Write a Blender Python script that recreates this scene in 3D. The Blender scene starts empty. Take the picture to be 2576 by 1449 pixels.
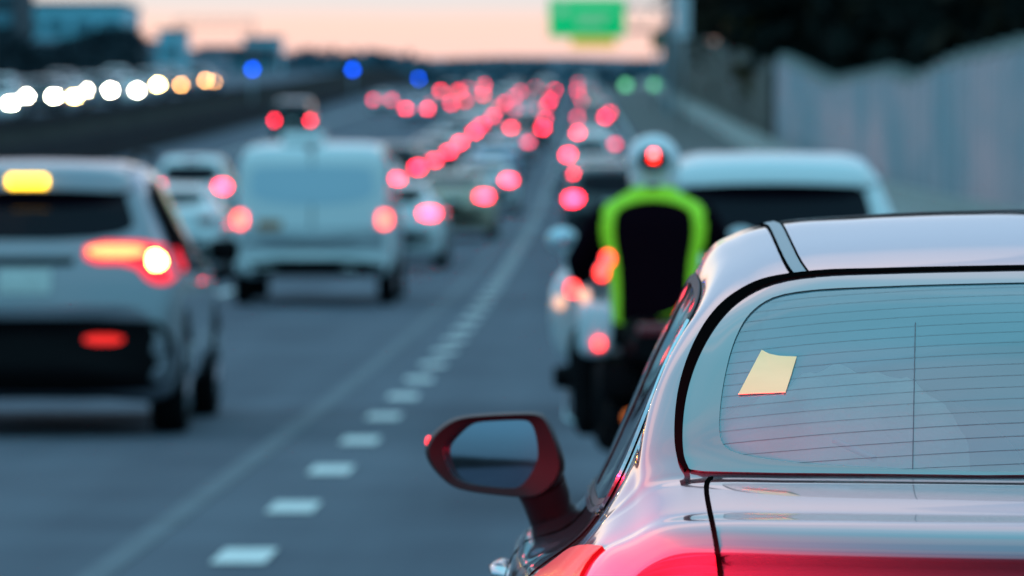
import bpy, bmesh, math, random
import numpy as np
from mathutils import Vector, Matrix
from mathutils.bvhtree import BVHTree

sc = bpy.context.scene
COL = sc.collection
R = math.radians

# ------------------------------------------------------------------ camera
FPX = 14260.0                 # focal length in pixels of a 2576 px wide picture (200 mm lens)
VPX, VPY, CAMZ = 1515.0, 510.0, 1.45
cam_d = bpy.data.cameras.new('camera'); cam = bpy.data.objects.new('camera', cam_d); COL.objects.link(cam)
sc.camera = cam
cam.location = (0, 0, CAMZ); cam.rotation_euler = (R(90), 0, 0)
cam_d.sensor_width = 36; cam_d.lens = 36 * FPX / 2576
cam_d.shift_x = -(VPX - 1288) / 2576
cam_d.shift_y = -(724.5 - VPY) / 2576
cam_d.clip_start = .1; cam_d.clip_end = 9000
cam_d.dof.use_dof = True
cam_d.dof.focus_distance = 6.75
cam_d.dof.aperture_fstop = 8.7
cam_d.dof.aperture_blades = 0

# ------------------------------------------------------------------ sky, sun, exposure
SUN_EL, SUN_AZ = R(3.0), R(-14)      # afterglow ahead, a little to the left
w = bpy.data.worlds.new('World'); sc.world = w; w.use_nodes = True
nt = w.node_tree; N = nt.nodes; L = nt.links
for n in list(N): N.remove(n)
out = N.new('ShaderNodeOutputWorld')
tc = N.new('ShaderNodeTexCoord')
sep = N.new('ShaderNodeSeparateXYZ'); L.new(tc.outputs['Generated'], sep.inputs[0])
mp = N.new('ShaderNodeMapping'); mp.inputs['Scale'].default_value = (3, 3, 60); L.new(tc.outputs['Generated'], mp.inputs[0])
noi = N.new('ShaderNodeTexNoise'); noi.inputs['Scale'].default_value = 1.4; noi.inputs['Detail'].default_value = 3
L.new(mp.outputs[0], noi.inputs['Vector'])
ma = N.new('ShaderNodeMath'); ma.operation = 'MULTIPLY_ADD'
L.new(noi.outputs['Fac'], ma.inputs[0]); ma.inputs[1].default_value = .012; ma.inputs[2].default_value = -.006
ad = N.new('ShaderNodeMath'); ad.operation = 'ADD'; L.new(sep.outputs['Z'], ad.inputs[0]); L.new(ma.outputs[0], ad.inputs[1])
sq = N.new('ShaderNodeMath'); sq.operation = 'POWER'; sq.use_clamp = True; L.new(ad.outputs[0], sq.inputs[0]); sq.inputs[1].default_value = .5
def ramp(stops):
    r = N.new('ShaderNodeValToRGB'); e = r.color_ramp.elements
    while len(e) > 1: e.remove(e[-1])
    e[0].position, e[0].color = math.sqrt(stops[0][0]), (*stops[0][1], 1)
    for p, c in stops[1:]:
        k = e.new(math.sqrt(p)); k.color = (*c, 1)
    L.new(sq.outputs[0], r.inputs[0]); return r
front = ramp([(0, (.80, .38, .34)), (.009, (.88, .52, .47)), (.016, (.93, .57, .55)), (.024, (.97, .60, .56)), (.033, (.94, .64, .57)), (.0375, (.66, .70, .73)), (.060, (.52, .66, .76)),
              (.085, (.24, .50, .76)), (.13, (.12, .40, .68)), (.25, (.11, .40, .70)), (.325, (.66, .68, .86)), (.385, (.68, .72, .90)), (.46, (.40, .74, .96)), (.6, (.26, .78, 1.0)), (1, (.22, .62, .98))])
back = ramp([(0, (.08, .18, .25)), (.05, (.12, .34, .46)), (.2, (.20, .62, .84)), (1, (.22, .66, .90))])
mr = N.new('ShaderNodeMapRange'); mr.inputs[1].default_value = -.35; mr.inputs[2].default_value = .75; L.new(sep.outputs['Y'], mr.inputs[0])
mx = N.new('ShaderNodeMix'); mx.data_type = 'RGBA'; L.new(mr.outputs[0], mx.inputs[0]); L.new(back.outputs[0], mx.inputs[6]); L.new(front.outputs[0], mx.inputs[7])
# thin streaky cloud across the whole sky
mp2 = N.new('ShaderNodeMapping'); mp2.inputs['Scale'].default_value = (1.2, 2.2, 9); mp2.inputs['Rotation'].default_value = (.1, .16, .5); L.new(tc.outputs['Generated'], mp2.inputs[0])
no2 = N.new('ShaderNodeTexNoise'); no2.inputs['Scale'].default_value = 1.5; no2.inputs['Detail'].default_value = 4; no2.inputs['Distortion'].default_value = .6
L.new(mp2.outputs[0], no2.inputs['Vector'])
cr = N.new('ShaderNodeMapRange'); cr.inputs[1].default_value = .48; cr.inputs[2].default_value = .62; cr.inputs[3].default_value = 0; cr.inputs[4].default_value = .5; L.new(no2.outputs['Fac'], cr.inputs[0])
lo_ = N.new('ShaderNodeMapRange'); lo_.inputs[1].default_value = .30; lo_.inputs[2].default_value = .42; L.new(sep.outputs['Z'], lo_.inputs[0])
cm_ = N.new('ShaderNodeMath'); cm_.operation = 'MULTIPLY'; L.new(cr.outputs[0], cm_.inputs[0]); L.new(lo_.outputs[0], cm_.inputs[1])
mx2 = N.new('ShaderNodeMix'); mx2.data_type = 'RGBA'; L.new(cm_.outputs[0], mx2.inputs[0]); L.new(mx.outputs[2], mx2.inputs[6]); mx2.inputs[7].default_value = (.70, .86, 1.0, 1)
bg = N.new('ShaderNodeBackground'); L.new(mx2.outputs[2], bg.inputs[0]); bg.inputs[1].default_value = .95
sky = N.new('ShaderNodeTexSky'); sky.sky_type = 'NISHITA'; sky.sun_disc = False
sky.sun_elevation = SUN_EL; sky.sun_rotation = SUN_AZ
bg2 = N.new('ShaderNodeBackground'); L.new(sky.outputs[0], bg2.inputs[0]); bg2.inputs[1].default_value = .004
ash = N.new('ShaderNodeAddShader'); L.new(bg.outputs[0], ash.inputs[0]); L.new(bg2.outputs[0], ash.inputs[1])
L.new(ash.outputs[0], out.inputs[0])
sl = bpy.data.lights.new('sun', 'SUN'); so = bpy.data.objects.new('sun', sl); COL.objects.link(so)
sl.energy = .12; sl.angle = R(45); sl.color = (1, .62, .42)
so.rotation_euler = (R(90) - SUN_EL, 0, -SUN_AZ + math.pi)
vs = sc.view_settings
vs.view_transform = 'Standard'; vs.look = 'None'; vs.gamma = 1; vs.exposure = .18
sc.render.engine = 'CYCLES'
cy = sc.cycles
cy.use_denoising = True; cy.denoiser = 'OPENIMAGEDENOISE'
cy.max_bounces = 7; cy.diffuse_bounces = 3; cy.glossy_bounces = 4; cy.transmission_bounces = 5; cy.transparent_max_bounces = 8
cy.sample_clamp_indirect = 6; cy.caustics_reflective = False; cy.caustics_refractive = False
cy.adaptive_threshold = .005

# ------------------------------------------------------------------ helpers
def mat(name, col=(.5, .5, .5), rough=.5, metal=0, coat=0, emit=None, es=0, var=0, vscale=4, bump=0, bscale=60, spec=.5, sample=True, ior=1.5):
    m = bpy.data.materials.new(name); m.use_nodes = True
    t = m.node_tree; b = t.nodes['Principled BSDF']
    b.inputs['Base Color'].default_value = (*col, 1)
    b.inputs['Roughness'].default_value = rough; b.inputs['Metallic'].default_value = metal
    b.inputs['Coat Weight'].default_value = coat; b.inputs['Coat Roughness'].default_value = .03
    b.inputs['Specular IOR Level'].default_value = spec
    b.inputs['IOR'].default_value = ior
    if emit:
        b.inputs['Emission Color'].default_value = (*emit, 1); b.inputs['Emission Strength'].default_value = es
        if not sample: m.cycles.emission_sampling = 'NONE'
    if var or bump:
        c = t.nodes.new('ShaderNodeTexCoord')
    if var:
        n = t.nodes.new('ShaderNodeTexNoise'); n.inputs['Scale'].default_value = vscale; n.inputs['Detail'].default_value = 6
        t.links.new(c.outputs['Object'], n.inputs['Vector'])
        r = t.nodes.new('ShaderNodeValToRGB')
        r.color_ramp.elements[0].position = .3; r.color_ramp.elements[1].position = .7
        r.color_ramp.elements[0].color = (*[x * (1 - var) for x in col], 1)
        r.color_ramp.elements[1].color = (*[min(1, x * (1 + var)) for x in col], 1)
        t.links.new(n.outputs['Fac'], r.inputs[0]); t.links.new(r.outputs[0], b.inputs['Base Color'])
    if bump:
        n2 = t.nodes.new('ShaderNodeTexNoise'); n2.inputs['Scale'].default_value = bscale; n2.inputs['Detail'].default_value = 4
        t.links.new(c.outputs['Object'], n2.inputs['Vector'])
        bp = t.nodes.new('ShaderNodeBump'); bp.inputs['Strength'].default_value = bump; bp.inputs['Distance'].default_value = .01
        t.links.new(n2.outputs['Fac'], bp.inputs['Height']); t.links.new(bp.outputs[0], b.inputs['Normal'])
    return m

def tag(o, label=None, cat=None, group=None, kind=None):
    if label: o['label'] = label
    if cat: o['category'] = cat
    if group: o['group'] = group
    if kind: o['kind'] = kind
    return o

def empty(name, loc=(0, 0, 0), rz=0):
    o = bpy.data.objects.new(name, None); COL.objects.link(o)
    o.location = loc; o.rotation_euler = (0, 0, rz); o.empty_display_size = .2
    return o

class MB:
    """collects shapes into one mesh"""
    def __init__(s): s.v = []; s.f = []; s.mi = []
    def add(s, vs, fs, mi=0):
        o = len(s.v); s.v += [tuple(v) for v in vs]; s.f += [tuple(i + o for i in f) for f in fs]; s.mi += [mi] * len(fs); return s
    def box(s, c, d, bev=0, seg=2, rot=None):
        bm = bmesh.new(); bmesh.ops.create_cube(bm, size=1)
        for v in bm.verts: v.co = Vector((v.co.x * d[0], v.co.y * d[1], v.co.z * d[2]))
        if bev: bmesh.ops.bevel(bm, geom=list(bm.edges), offset=bev, segments=seg, profile=.5, affect='EDGES')
        M = rot.to_4x4() if rot else Matrix.Identity(4)
        bm.verts.index_update()
        s.add([(M @ v.co) + Vector(c) for v in bm.verts], [[v.index for v in f.verts] for f in bm.faces]); bm.free(); return s
    def tube(s, pts, r, n=10, cap=True):
        pts = [Vector(p) for p in pts]; m = len(pts); rs = r if isinstance(r, (list, tuple)) else [r] * m
        vs, fs = [], []; up = Vector((0, 0, 1))
        for i, p in enumerate(pts):
            t = (pts[min(i + 1, m - 1)] - pts[max(i - 1, 0)]).normalized()
            a = t.cross(up)
            if a.length < 1e-3: a = t.cross(Vector((1, 0, 0)))
            a.normalize(); b = t.cross(a)
            for k in range(n):
                q = 2 * math.pi * k / n; vs.append(p + (a * math.cos(q) + b * math.sin(q)) * rs[i])
        for i in range(m - 1):
            for k in range(n): fs.append((i * n + k, i * n + (k + 1) % n, (i + 1) * n + (k + 1) % n, (i + 1) * n + k))
        if cap: fs += [tuple(range(n))[::-1], tuple((m - 1) * n + k for k in range(n))]
        return s.add(vs, fs)
    def lathe(s, prof, c, axis='x', n=28):
        vs, fs = [], []; m = len(prof)
        for k in range(n):
            q = 2 * math.pi * k / n
            for (r, h) in prof:
                p = (h, r * math.cos(q), r * math.sin(q)) if axis == 'x' else (r * math.cos(q), h, r * math.sin(q)) if axis == 'y' else (r * math.cos(q), r * math.sin(q), h)
                vs.append((p[0] + c[0], p[1] + c[1], p[2] + c[2]))
        for k in range(n):
            for i in range(m - 1): fs.append((k * m + i, ((k + 1) % n) * m + i, ((k + 1) % n) * m + i + 1, k * m + i + 1))
        return s.add(vs, fs)
    def ell(s, c, r, n=20, m=14):
        vs, fs = [], []
        for i in range(m + 1):
            t = math.pi * i / m
            for k in range(n):
                q = 2 * math.pi * k / n
                vs.append((c[0] + r[0] * math.sin(t) * math.cos(q), c[1] + r[1] * math.sin(t) * math.sin(q), c[2] + r[2] * math.cos(t)))
        for i in range(m):
            for k in range(n): fs.append((i * n + k, (i + 1) * n + k, (i + 1) * n + (k + 1) % n, i * n + (k + 1) % n))
        return s.add(vs, fs)
    def mesh(s, name, mats, smooth=True, angle=38):
        me = bpy.data.meshes.new(name); me.from_pydata(s.v, [], s.f)
        for m in (mats if isinstance(mats, (list, tuple)) else [mats]): me.materials.append(m)
        me.polygons.foreach_set('material_index', s.mi)
        bm = bmesh.new(); bm.from_mesh(me)
        bmesh.ops.remove_doubles(bm, verts=bm.verts, dist=1e-5)
        bmesh.ops.recalc_face_normals(bm, faces=bm.faces)
        if smooth:
            a = R(angle)
            for e in bm.edges: e.smooth = not (e.is_manifold and len(e.link_faces) == 2 and e.calc_face_angle(0) > a)
        bm.to_mesh(me); bm.free()
        me.polygons.foreach_set('use_smooth', [smooth] * len(me.polygons)); me.update()
        return me
    def build(s, name, mats, parent=None, smooth=True, angle=38, loc=None):
        o = bpy.data.objects.new(name, s.mesh(name, mats, smooth, angle)); COL.objects.link(o)
        if parent: o.parent = parent
        if loc: o.location = loc
        return o

def copy_tree(o, parent=None):
    c = o.copy(); COL.objects.link(c)
    if parent: c.parent = parent
    for ch in list(o.children): copy_tree(ch, c)
    return c

def crom(P, n):
    """cubic refinement along axis 0, n pieces per span, tangents weighted by spacing"""
    P = np.asarray(P, float); m = len(P)
    ax = tuple(range(1, P.ndim - 1))
    h = np.linalg.norm(np.diff(P, axis=0), axis=-1)
    if ax: h = h.mean(axis=tuple(a for a in range(1, P.ndim - 1)))
    h = np.maximum(h, 1e-4); d = np.diff(P, axis=0) / h.reshape(-1, *([1] * (P.ndim - 1)))
    T_ = np.empty_like(P); T_[0], T_[-1] = d[0], d[-1]
    for i in range(1, m - 1): T_[i] = (d[i - 1] * h[i] + d[i] * h[i - 1]) / (h[i] + h[i - 1])
    o = []
    for i in range(m - 1):
        for k in range(n):
            t = k / n; t2, t3 = t * t, t ** 3
            o.append((2 * t3 - 3 * t2 + 1) * P[i] + (t3 - 2 * t2 + t) * h[i] * T_[i] + (3 * t2 - 2 * t3) * P[i + 1] + (t3 - t2) * h[i] * T_[i + 1])
    o.append(P[-1]); return np.array(o)

def loft(P, nu, nv):
    """P[s][k] = half sections (x >= 0 from top centre to bottom centre); returns full verts and faces"""
    Q = crom(P, nv); Q = np.swapaxes(crom(np.swapaxes(Q, 0, 1), nu), 0, 1)
    Q[:, 0, 0] = 0; Q[:, -1, 0] = 0; Q[:, :, 0] = np.maximum(Q[:, :, 0], 0)
    S, K = Q.shape[:2]
    Lh = Q.copy(); Lh[:, :, 0] *= -1
    ring = np.concatenate([Lh, Q[:, -2:0:-1]], axis=1); n = ring.shape[1]
    v = ring.reshape(-1, 3).tolist(); f = []
    for i in range(S - 1):
        for k in range(n):
            f.append((i * n + k, i * n + (k + 1) % n, (i + 1) * n + (k + 1) % n, (i + 1) * n + k))
    for s0, e in ((0, 1), (S - 1, -1)):
        c = ring[s0].mean(axis=0); v.append(c.tolist()); ci = len(v) - 1
        for k in range(n): f.append((ci, s0 * n + (k + 1) % n, s0 * n + k) if e == 1 else (ci, s0 * n + k, s0 * n + (k + 1) % n))
    return v, f

def chaikin(p, it=2, closed=True):
    p = np.asarray(p, float)
    for _ in range(it):
        q = []
        m = len(p)
        for i in range(m if closed else m - 1):
            a, b = p[i], p[(i + 1) % m]; q += [a * .75 + b * .25, a * .25 + b * .75]
        if not closed: q = [p[0]] + q + [p[-1]]
        p = np.array(q)
    return p

def resample(p, n, closed=False):
    p = np.asarray(p, float)
    if closed: p = np.concatenate([p, p[:1]])
    d = np.concatenate([[0], np.cumsum(np.linalg.norm(np.diff(p, axis=0), axis=1))])
    t = np.linspace(0, d[-1], n, endpoint=not closed)
    return np.stack([np.interp(t, d, p[:, k]) for k in range(p.shape[1])], axis=1)

class Drape:
    """lays outlines on a body surface; ray(p) gives origin and direction for a 2-D point"""
    def __init__(s, v, f, ray): s.b = BVHTree.FromPolygons(v, f); s.ray = ray
    def pt(s, p, off):
        o, d = s.ray(p); d = Vector(d).normalized(); h = s.b.ray_cast(Vector(o), d)
        if h[0] is None:
            # outside the outline: closest point of the surface to that ray
            t = (s.mid - Vector(o)).dot(d) if hasattr(s, 'mid') else 5
            h = s.b.find_nearest(Vector(o) + d * t)
        nrm = h[1] if h[1].dot(d) < 0 else -h[1]
        return h[0] + nrm * off, h[0], nrm
    def patch(s, poly, off=.004, rings=7, n=56, ch=2, thick=.012):
        b = resample(chaikin(poly, ch) if ch else poly, n, True); c = b.mean(axis=0)
        V, F = [], []
        for r in range(rings):
            k = 1 - r / rings
            for p in b: V.append(s.pt(c + (p - c) * k, off)[0])
        V.append(s.pt(c, off)[0]); ci = len(V) - 1
        for r in range(rings - 1):
            for i in range(n): F.append((r * n + i, r * n + (i + 1) % n, (r + 1) * n + (i + 1) % n, (r + 1) * n + i))
        for i in range(n): F.append(((rings - 1) * n + i, (rings - 1) * n + (i + 1) % n, ci))
        if thick:
            o = len(V)
            for p in b:
                q = s.pt(p, off); V.append(q[0] - q[2] * thick)
            for i in range(n): F.append((o + i, o + (i + 1) % n, (i + 1) % n, i))
        return V, F
    def ring(s, outer, inner, off=.004, n=90, ch=2, closed=True, steps=3, thick=.006):
        a = resample(chaikin(outer, ch, closed), n, closed); b = resample(chaikin(inner, ch, closed), n, closed)
        V, F = [], []
        for j in range(steps + 1):
            for i in range(n): V.append(s.pt(a[i] + (b[i] - a[i]) * j / steps, off)[0])
        m = n if closed else n - 1
        for j in range(steps):
            for i in range(m): F.append((j * n + i, j * n + (i + 1) % n, (j + 1) * n + (i + 1) % n, (j + 1) * n + i))
        if thick:
            for src, sgn in ((a, 1), (b, -1)):
                o = len(V); base = 0 if sgn == 1 else steps * n
                for p in src:
                    q = s.pt(p, off); V.append(q[0] - q[2] * thick)
                for i in range(m): F.append((o + i, o + (i + 1) % n, base + (i + 1) % n, base + i))
        return V, F
    def ribbon(s, path, width, off=.003, n=60, ch=2, thick=.005, taper=None):
        """ribbon of a real width (metres) along a path"""
        p = resample(chaikin(path, ch, False), n)
        P = [s.pt(q, off) for q in p]; V, F = [], []
        for i in range(n):
            t = (P[min(i + 1, n - 1)][0] - P[max(i - 1, 0)][0]).normalized(); nn = P[i][2]
            sd = nn.cross(t).normalized(); wd = width if taper is None else width * np.interp(i / (n - 1), taper[0], taper[1])
            for k, dz in ((-.5, -thick), (-.5, 0), (.5, 0), (.5, -thick)): V.append(P[i][0] + sd * wd * k + nn * dz)
        for i in range(n - 1):
            for k in range(3): F.append((i * 4 + k, i * 4 + k + 1, i * 4 + 5 + k, i * 4 + 4 + k))
        return V, F

def px(u, v, d):   # a point of the 2576 px picture at distance d
    return Vector(((u - VPX) / FPX * d, d, CAMZ - (v - VPY) / FPX * d))

# ------------------------------------------------------------------ the lie of the road
_g = np.arange(-400, 4001, 5.0)
_z = np.interp(_g, [-400, 45, 71, 110, 160, 220, 285, 350, 410, 460, 520, 600, 700, 760, 850, 1000, 4000],
               [0, 0, .15, .5, 1.3, 2.7, 4.5, 6.4, 8.0, 9.5, 11.3, 13.7, 15.6, 15.9, 14.5, 10.5, 6])
_o = np.interp(_g, [-400, 60, 110, 160, 220, 285, 460, 600, 800, 1500, 4000], [0, 0, -.18, -.27, -.42, -.68, -1.6, -2.4, -4, -14, -80])
_k = np.exp(-.5 * (np.arange(-6, 7) / 2.6) ** 2); _k /= _k.sum()
_z = np.convolve(np.pad(_z, 6, 'edge'), _k, 'valid'); _o = np.convolve(np.pad(_o, 6, 'edge'), _k, 'valid')
def zr(d): return float(np.interp(d, _g, _z))
def ox(d): return float(np.interp(d, _g, _o))
def slope(d): return (zr(d + 3) - zr(d - 3)) / 6
def steps(d0, d1):
    d = d0; o = []
    while d < d1: o.append(d); d += 4 if d < 300 else 8 if d < 700 else 25
    o.append(d1); return o

def strip(name, xs, d0, d1, dz, m, hfun=None, kind='structure', smooth=True):
    D = steps(d0, d1); b = MB(); n = len(xs); V, F = [], []
    for d in D:
        for x in xs: V.append((x + ox(d), d, zr(d) + dz + (hfun(x, d) if hfun else 0)))
    for i in range(len(D) - 1):
        for k in range(n - 1): F.append((i * n + k, i * n + k + 1, (i + 1) * n + k + 1, (i + 1) * n + k))
    o = b.add(V, F).build(name, m, None, smooth)
    if kind: o['kind'] = kind
    return o

def sweep(name, prof, X, d0, d1, m, parent=None, angle=30):
    D = steps(d0, d1); n = len(prof); V, F = [], []
    for d in D:
        for (dx, dz) in prof: V.append((X + dx + ox(d), d, zr(d) + dz))
    for i in range(len(D) - 1):
        for k in range(n): F.append((i * n + k, i * n + (k + 1) % n, (i + 1) * n + (k + 1) % n, (i + 1) * n + k))
    F += [tuple(range(n)), tuple((len(D) - 1) * n + k for k in range(n))[::-1]]
    return MB().add(V, F).build(name, m, parent, True, angle)

M = {}
M['asphalt'] = mat('asphalt', (.140, .142, .148), .85, spec=.12, var=.10, vscale=.35, bump=.25, bscale=40)
def road_material():
    m = mat('asphalt', (.1, .13, .155), .85, spec=.12, bump=.25, bscale=40); t = m.node_tree; p = t.nodes['Principled BSDF']; n_ = t.nodes.new; l_ = t.links.new
    c = n_('ShaderNodeTexCoord'); sx = n_('ShaderNodeSeparateXYZ'); l_(c.outputs['Object'], sx.inputs[0])
    # two wheel tracks per 3.66 m lane (period 1.83 m), wavering a little, plus patches and seams along the road
    mpn = n_('ShaderNodeMapping'); mpn.inputs['Scale'].default_value = (.6, .03, 1); l_(c.outputs['Object'], mpn.inputs[0])
    wv = n_('ShaderNodeTexNoise'); wv.inputs['Scale'].default_value = 1.5; l_(mpn.outputs[0], wv.inputs['Vector'])
    a = n_('ShaderNodeMath'); a.operation = 'MULTIPLY_ADD'; l_(wv.outputs['Fac'], a.inputs[0]); a.inputs[1].default_value = .6; l_(sx.outputs['X'], a.inputs[2])
    b = n_('ShaderNodeMath'); b.operation = 'MULTIPLY'; l_(a.outputs[0], b.inputs[0]); b.inputs[1].default_value = 2 * math.pi / 1.83
    d = n_('ShaderNodeMath'); d.operation = 'SINE'; l_(b.outputs[0], d.inputs[0])
    nn = n_('ShaderNodeTexNoise'); nn.inputs['Scale'].default_value = .5; nn.inputs['Detail'].default_value = 7; l_(c.outputs['Object'], nn.inputs['Vector'])
    mp3 = n_('ShaderNodeMapping'); mp3.inputs['Scale'].default_value = (1.6, .05, 1); l_(c.outputs['Object'], mp3.inputs[0])
    n3 = n_('ShaderNodeTexNoise'); n3.inputs['Scale'].default_value = 1.1; n3.inputs['Detail'].default_value = 5; l_(mp3.outputs[0], n3.inputs['Vector'])
    e = n_('ShaderNodeMath'); e.operation = 'MULTIPLY_ADD'; l_(d.outputs[0], e.inputs[0]); e.inputs[1].default_value = .07; l_(nn.outputs['Fac'], e.inputs[2])
    g = n_('ShaderNodeMath'); g.operation = 'ADD'; l_(e.outputs[0], g.inputs[0]); l_(n3.outputs['Fac'], g.inputs[1])
    r = n_('ShaderNodeValToRGB'); l_(g.outputs[0], r.inputs[0]); r.color_ramp.elements[0].position = .62; r.color_ramp.elements[1].position = 1.0
    mr2 = n_('ShaderNodeMapRange'); mr2.inputs[1].default_value = .72; mr2.inputs[2].default_value = 1.28; l_(g.outputs[0], mr2.inputs[0]); l_(mr2.outputs[0], r.inputs[0])
    r.color_ramp.elements[0].position = 0; r.color_ramp.elements[1].position = 1
    r.color_ramp.elements[0].color = (.092, .102, .130, 1); r.color_ramp.elements[1].color = (.145, .157, .190, 1)
    l_(r.outputs[0], p.inputs['Base Color']); return m
M['asphalt'] = road_material()
M['asphalt_shoulder'] = mat('asphalt_shoulder', (.15, .145, .14), .85, spec=.12, var=.12, vscale=.5, bump=.2, bscale=40)
M['seam'] = mat('pavement_seam', (.17, .185, .21), .8, spec=.12, var=.15, vscale=1.5)
M['paint_line'] = mat('road_paint', (.80, .80, .76), .6, var=.08, vscale=9)
M['earth'] = mat('earth', (.030, .030, .026), .95, spec=.1, var=.35, vscale=.3)
M['concrete'] = mat('concrete', (.42, .41, .38), .85, var=.12, vscale=1.2)
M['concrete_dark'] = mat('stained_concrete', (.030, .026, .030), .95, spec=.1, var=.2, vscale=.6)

def bank(x, d):
    if -20.6 < x < 9.2: return -.06
    if x <= -21.6: return 1.6 if x > -44 else 1.6 + min(4, (-44 - x) * .05)
    if x <= -20.6: return 1.6 * (-20.6 - x) / 1.0
    return min(2.5, (x - 9.2) * .12)
strip('ground', [-900, -400, -200, -120, -80, -60, -44, -24, -21.6, -20.6, -20.5, -10, 0, 8.9, 9.2, 12, 18, 30, 60, 120, 250, 500, 900], -300, 4000, 0, M['earth'], bank)
strip('road', [-20.4, -16, -12.4, -8.8, -5.1, -1.46, 2.17, 2.6], -150, 1100, 0, M['asphalt'])
strip('road_shoulder', [2.6, 4, 5.5, 7.15], -150, 1100, .004, M['asphalt_shoulder'])
strip('opposite_road', [-42, -36, -30, -22.3], -100, 1100, 1.64, M['asphalt'])
strip('pavement_seam', [-2.03, -1.90], -100, 900, .005, M['seam'])

def marks(name, X, wd, d0, d1, on, per, phase=0):
    b = MB(); d = d0 + phase
    while d < d1:
        D = [d, d + on] if on < 6 else steps(d, d + on)
        for a, c in zip(D[:-1], D[1:]):
            b.add([(X - wd / 2 + ox(a), a, zr(a) + .009), (X + wd / 2 + ox(a), a, zr(a) + .009), (X + wd / 2 + ox(c), c, zr(c) + .009), (X - wd / 2 + ox(c), c, zr(c) + .009)], [(0, 1, 2, 3)])
        d += per
    o = b.build(name, M['paint_line'], None, False); o['kind'] = 'structure'; return o
marks('dotted_lane_line', -1.46, .22, 0, 420, .98, 3.70, .45)
for X in (-5.1, -8.8, -12.4): marks('dashed_lane_line', X, .13, 0, 620, 3.0, 12.2, 3)
marks('edge_line', 2.17, .15, -40, 760, 800, 900)
marks('edge_line', -16.2, .15, -40, 760, 800, 900)

# ------------------------------------------------------------------ barriers, walls, banks
jersey = [(-.30, 0), (-.30, .08), (-.13, .33), (-.08, .92), (.08, .92), (.13, .33), (.30, .08), (.30, 0)]
o = sweep('concrete_barrier', jersey, 7.5, -20, 900, M['concrete'])
tag(o, 'long pale concrete barrier along the right shoulder below the noise wall', 'barrier')
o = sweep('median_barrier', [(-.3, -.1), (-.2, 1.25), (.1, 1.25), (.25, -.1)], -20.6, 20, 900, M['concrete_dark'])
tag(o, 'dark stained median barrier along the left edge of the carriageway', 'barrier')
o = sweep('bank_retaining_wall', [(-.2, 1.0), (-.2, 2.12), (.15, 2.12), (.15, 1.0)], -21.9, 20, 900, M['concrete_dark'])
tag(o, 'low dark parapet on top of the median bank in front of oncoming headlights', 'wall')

# noise wall: panels and posts
M['wall_panel'] = None
def wall_material(name, a, b):
    m = mat(name, a, .85); t = m.node_tree; p = t.nodes['Principled BSDF']
    c = t.nodes.new('ShaderNodeTexCoord'); g = t.nodes.new('ShaderNodeMapping'); g.inputs['Scale'].default_value = (1, .10, .35)
    n = t.nodes.new('ShaderNodeTexNoise'); n.inputs['Scale'].default_value = .7; n.inputs['Detail'].default_value = 4
    t.links.new(c.outputs['Object'], g.inputs[0]); t.links.new(g.outputs[0], n.inputs['Vector'])
    r = t.nodes.new('ShaderNodeValToRGB'); r.color_ramp.elements[0].position = .35; r.color_ramp.elements[1].position = .65
    r.color_ramp.elements[0].color = (*a, 1); r.color_ramp.elements[1].color = (*b, 1)
    t.links.new(n.outputs['Fac'], r.inputs[0]); t.links.new(r.outputs[0], p.inputs['Base Color']); return m
WP = wall_material('noise_wall_panel', (.50, .55, .60), (.98, .66, .68))  # pinkish sheen put into the panel colour as soft patches
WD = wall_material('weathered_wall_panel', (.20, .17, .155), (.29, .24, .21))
CAP = mat('wall_coping', (.34, .35, .33), .8, var=.1)
def noise_wall(label, d0, d1, h0, h1, m, X, pm):
    root = empty('noise_wall', (X + ox(d0), d0, zr(d0))); tag(root, label, 'noise wall')
    p = MB(); q = MB(); c = MB(); d = d0; wd = 5.0; k = 0
    inv = Vector((X + ox(d0), d0, zr(d0)))
    while d < d1 - .1:
        e = min(d + wd, d1); h = float(np.interp(d, h0, h1))
        a, b = Vector((X + ox(d), d, zr(d))) - inv, Vector((X + ox(e), e, zr(e))) - inv
        z0 = min(a.z, b.z) - .3; zt = (a.z + b.z) / 2 + h
        V = []
        for s in (-.08, .08):
            V += [(a.x + s, a.y + .16, z0), (b.x + s, b.y - .16, z0), (b.x + s, b.y - .16, zt), (a.x + s, a.y + .16, zt)]
        p.add(V, [(0, 1, 2, 3), (7, 6, 5, 4), (0, 4, 5, 1), (3, 2, 6, 7), (0, 3, 7, 4), (1, 5, 6, 2)])
        # vertical ribs pressed into each panel
        for r in range(9):
            y = a.y + .45 + r * .51
            if y < b.y - .3: p.box((a.x + (b.x - a.x) * r / 9 - .105, y, (z0 + zt) / 2), (.09, .20, zt - z0 - .3))
        c.box(((a.x + b.x) / 2, (a.y + b.y) / 2, zt + .07), (.26, e - d - .33, .14))
        q.box((a.x, a.y, (z0 + zt) / 2 + .12), (.30, .30, zt - z0 + .3), .02, 1)
        d = e; k += 1
    p.build('panel', m, root, False); q.build('post', pm, root, False); c.build('coping', CAP, root, False)
    return root
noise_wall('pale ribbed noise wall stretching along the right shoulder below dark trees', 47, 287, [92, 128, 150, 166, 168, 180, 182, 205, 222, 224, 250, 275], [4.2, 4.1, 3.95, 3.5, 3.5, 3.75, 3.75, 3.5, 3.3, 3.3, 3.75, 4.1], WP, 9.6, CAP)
noise_wall('taller dark weathered noise wall climbing the hill beyond the pale one', 289, 620, [289, 620], [3.7, 6.6], WD, 9.2, WD)

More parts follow.
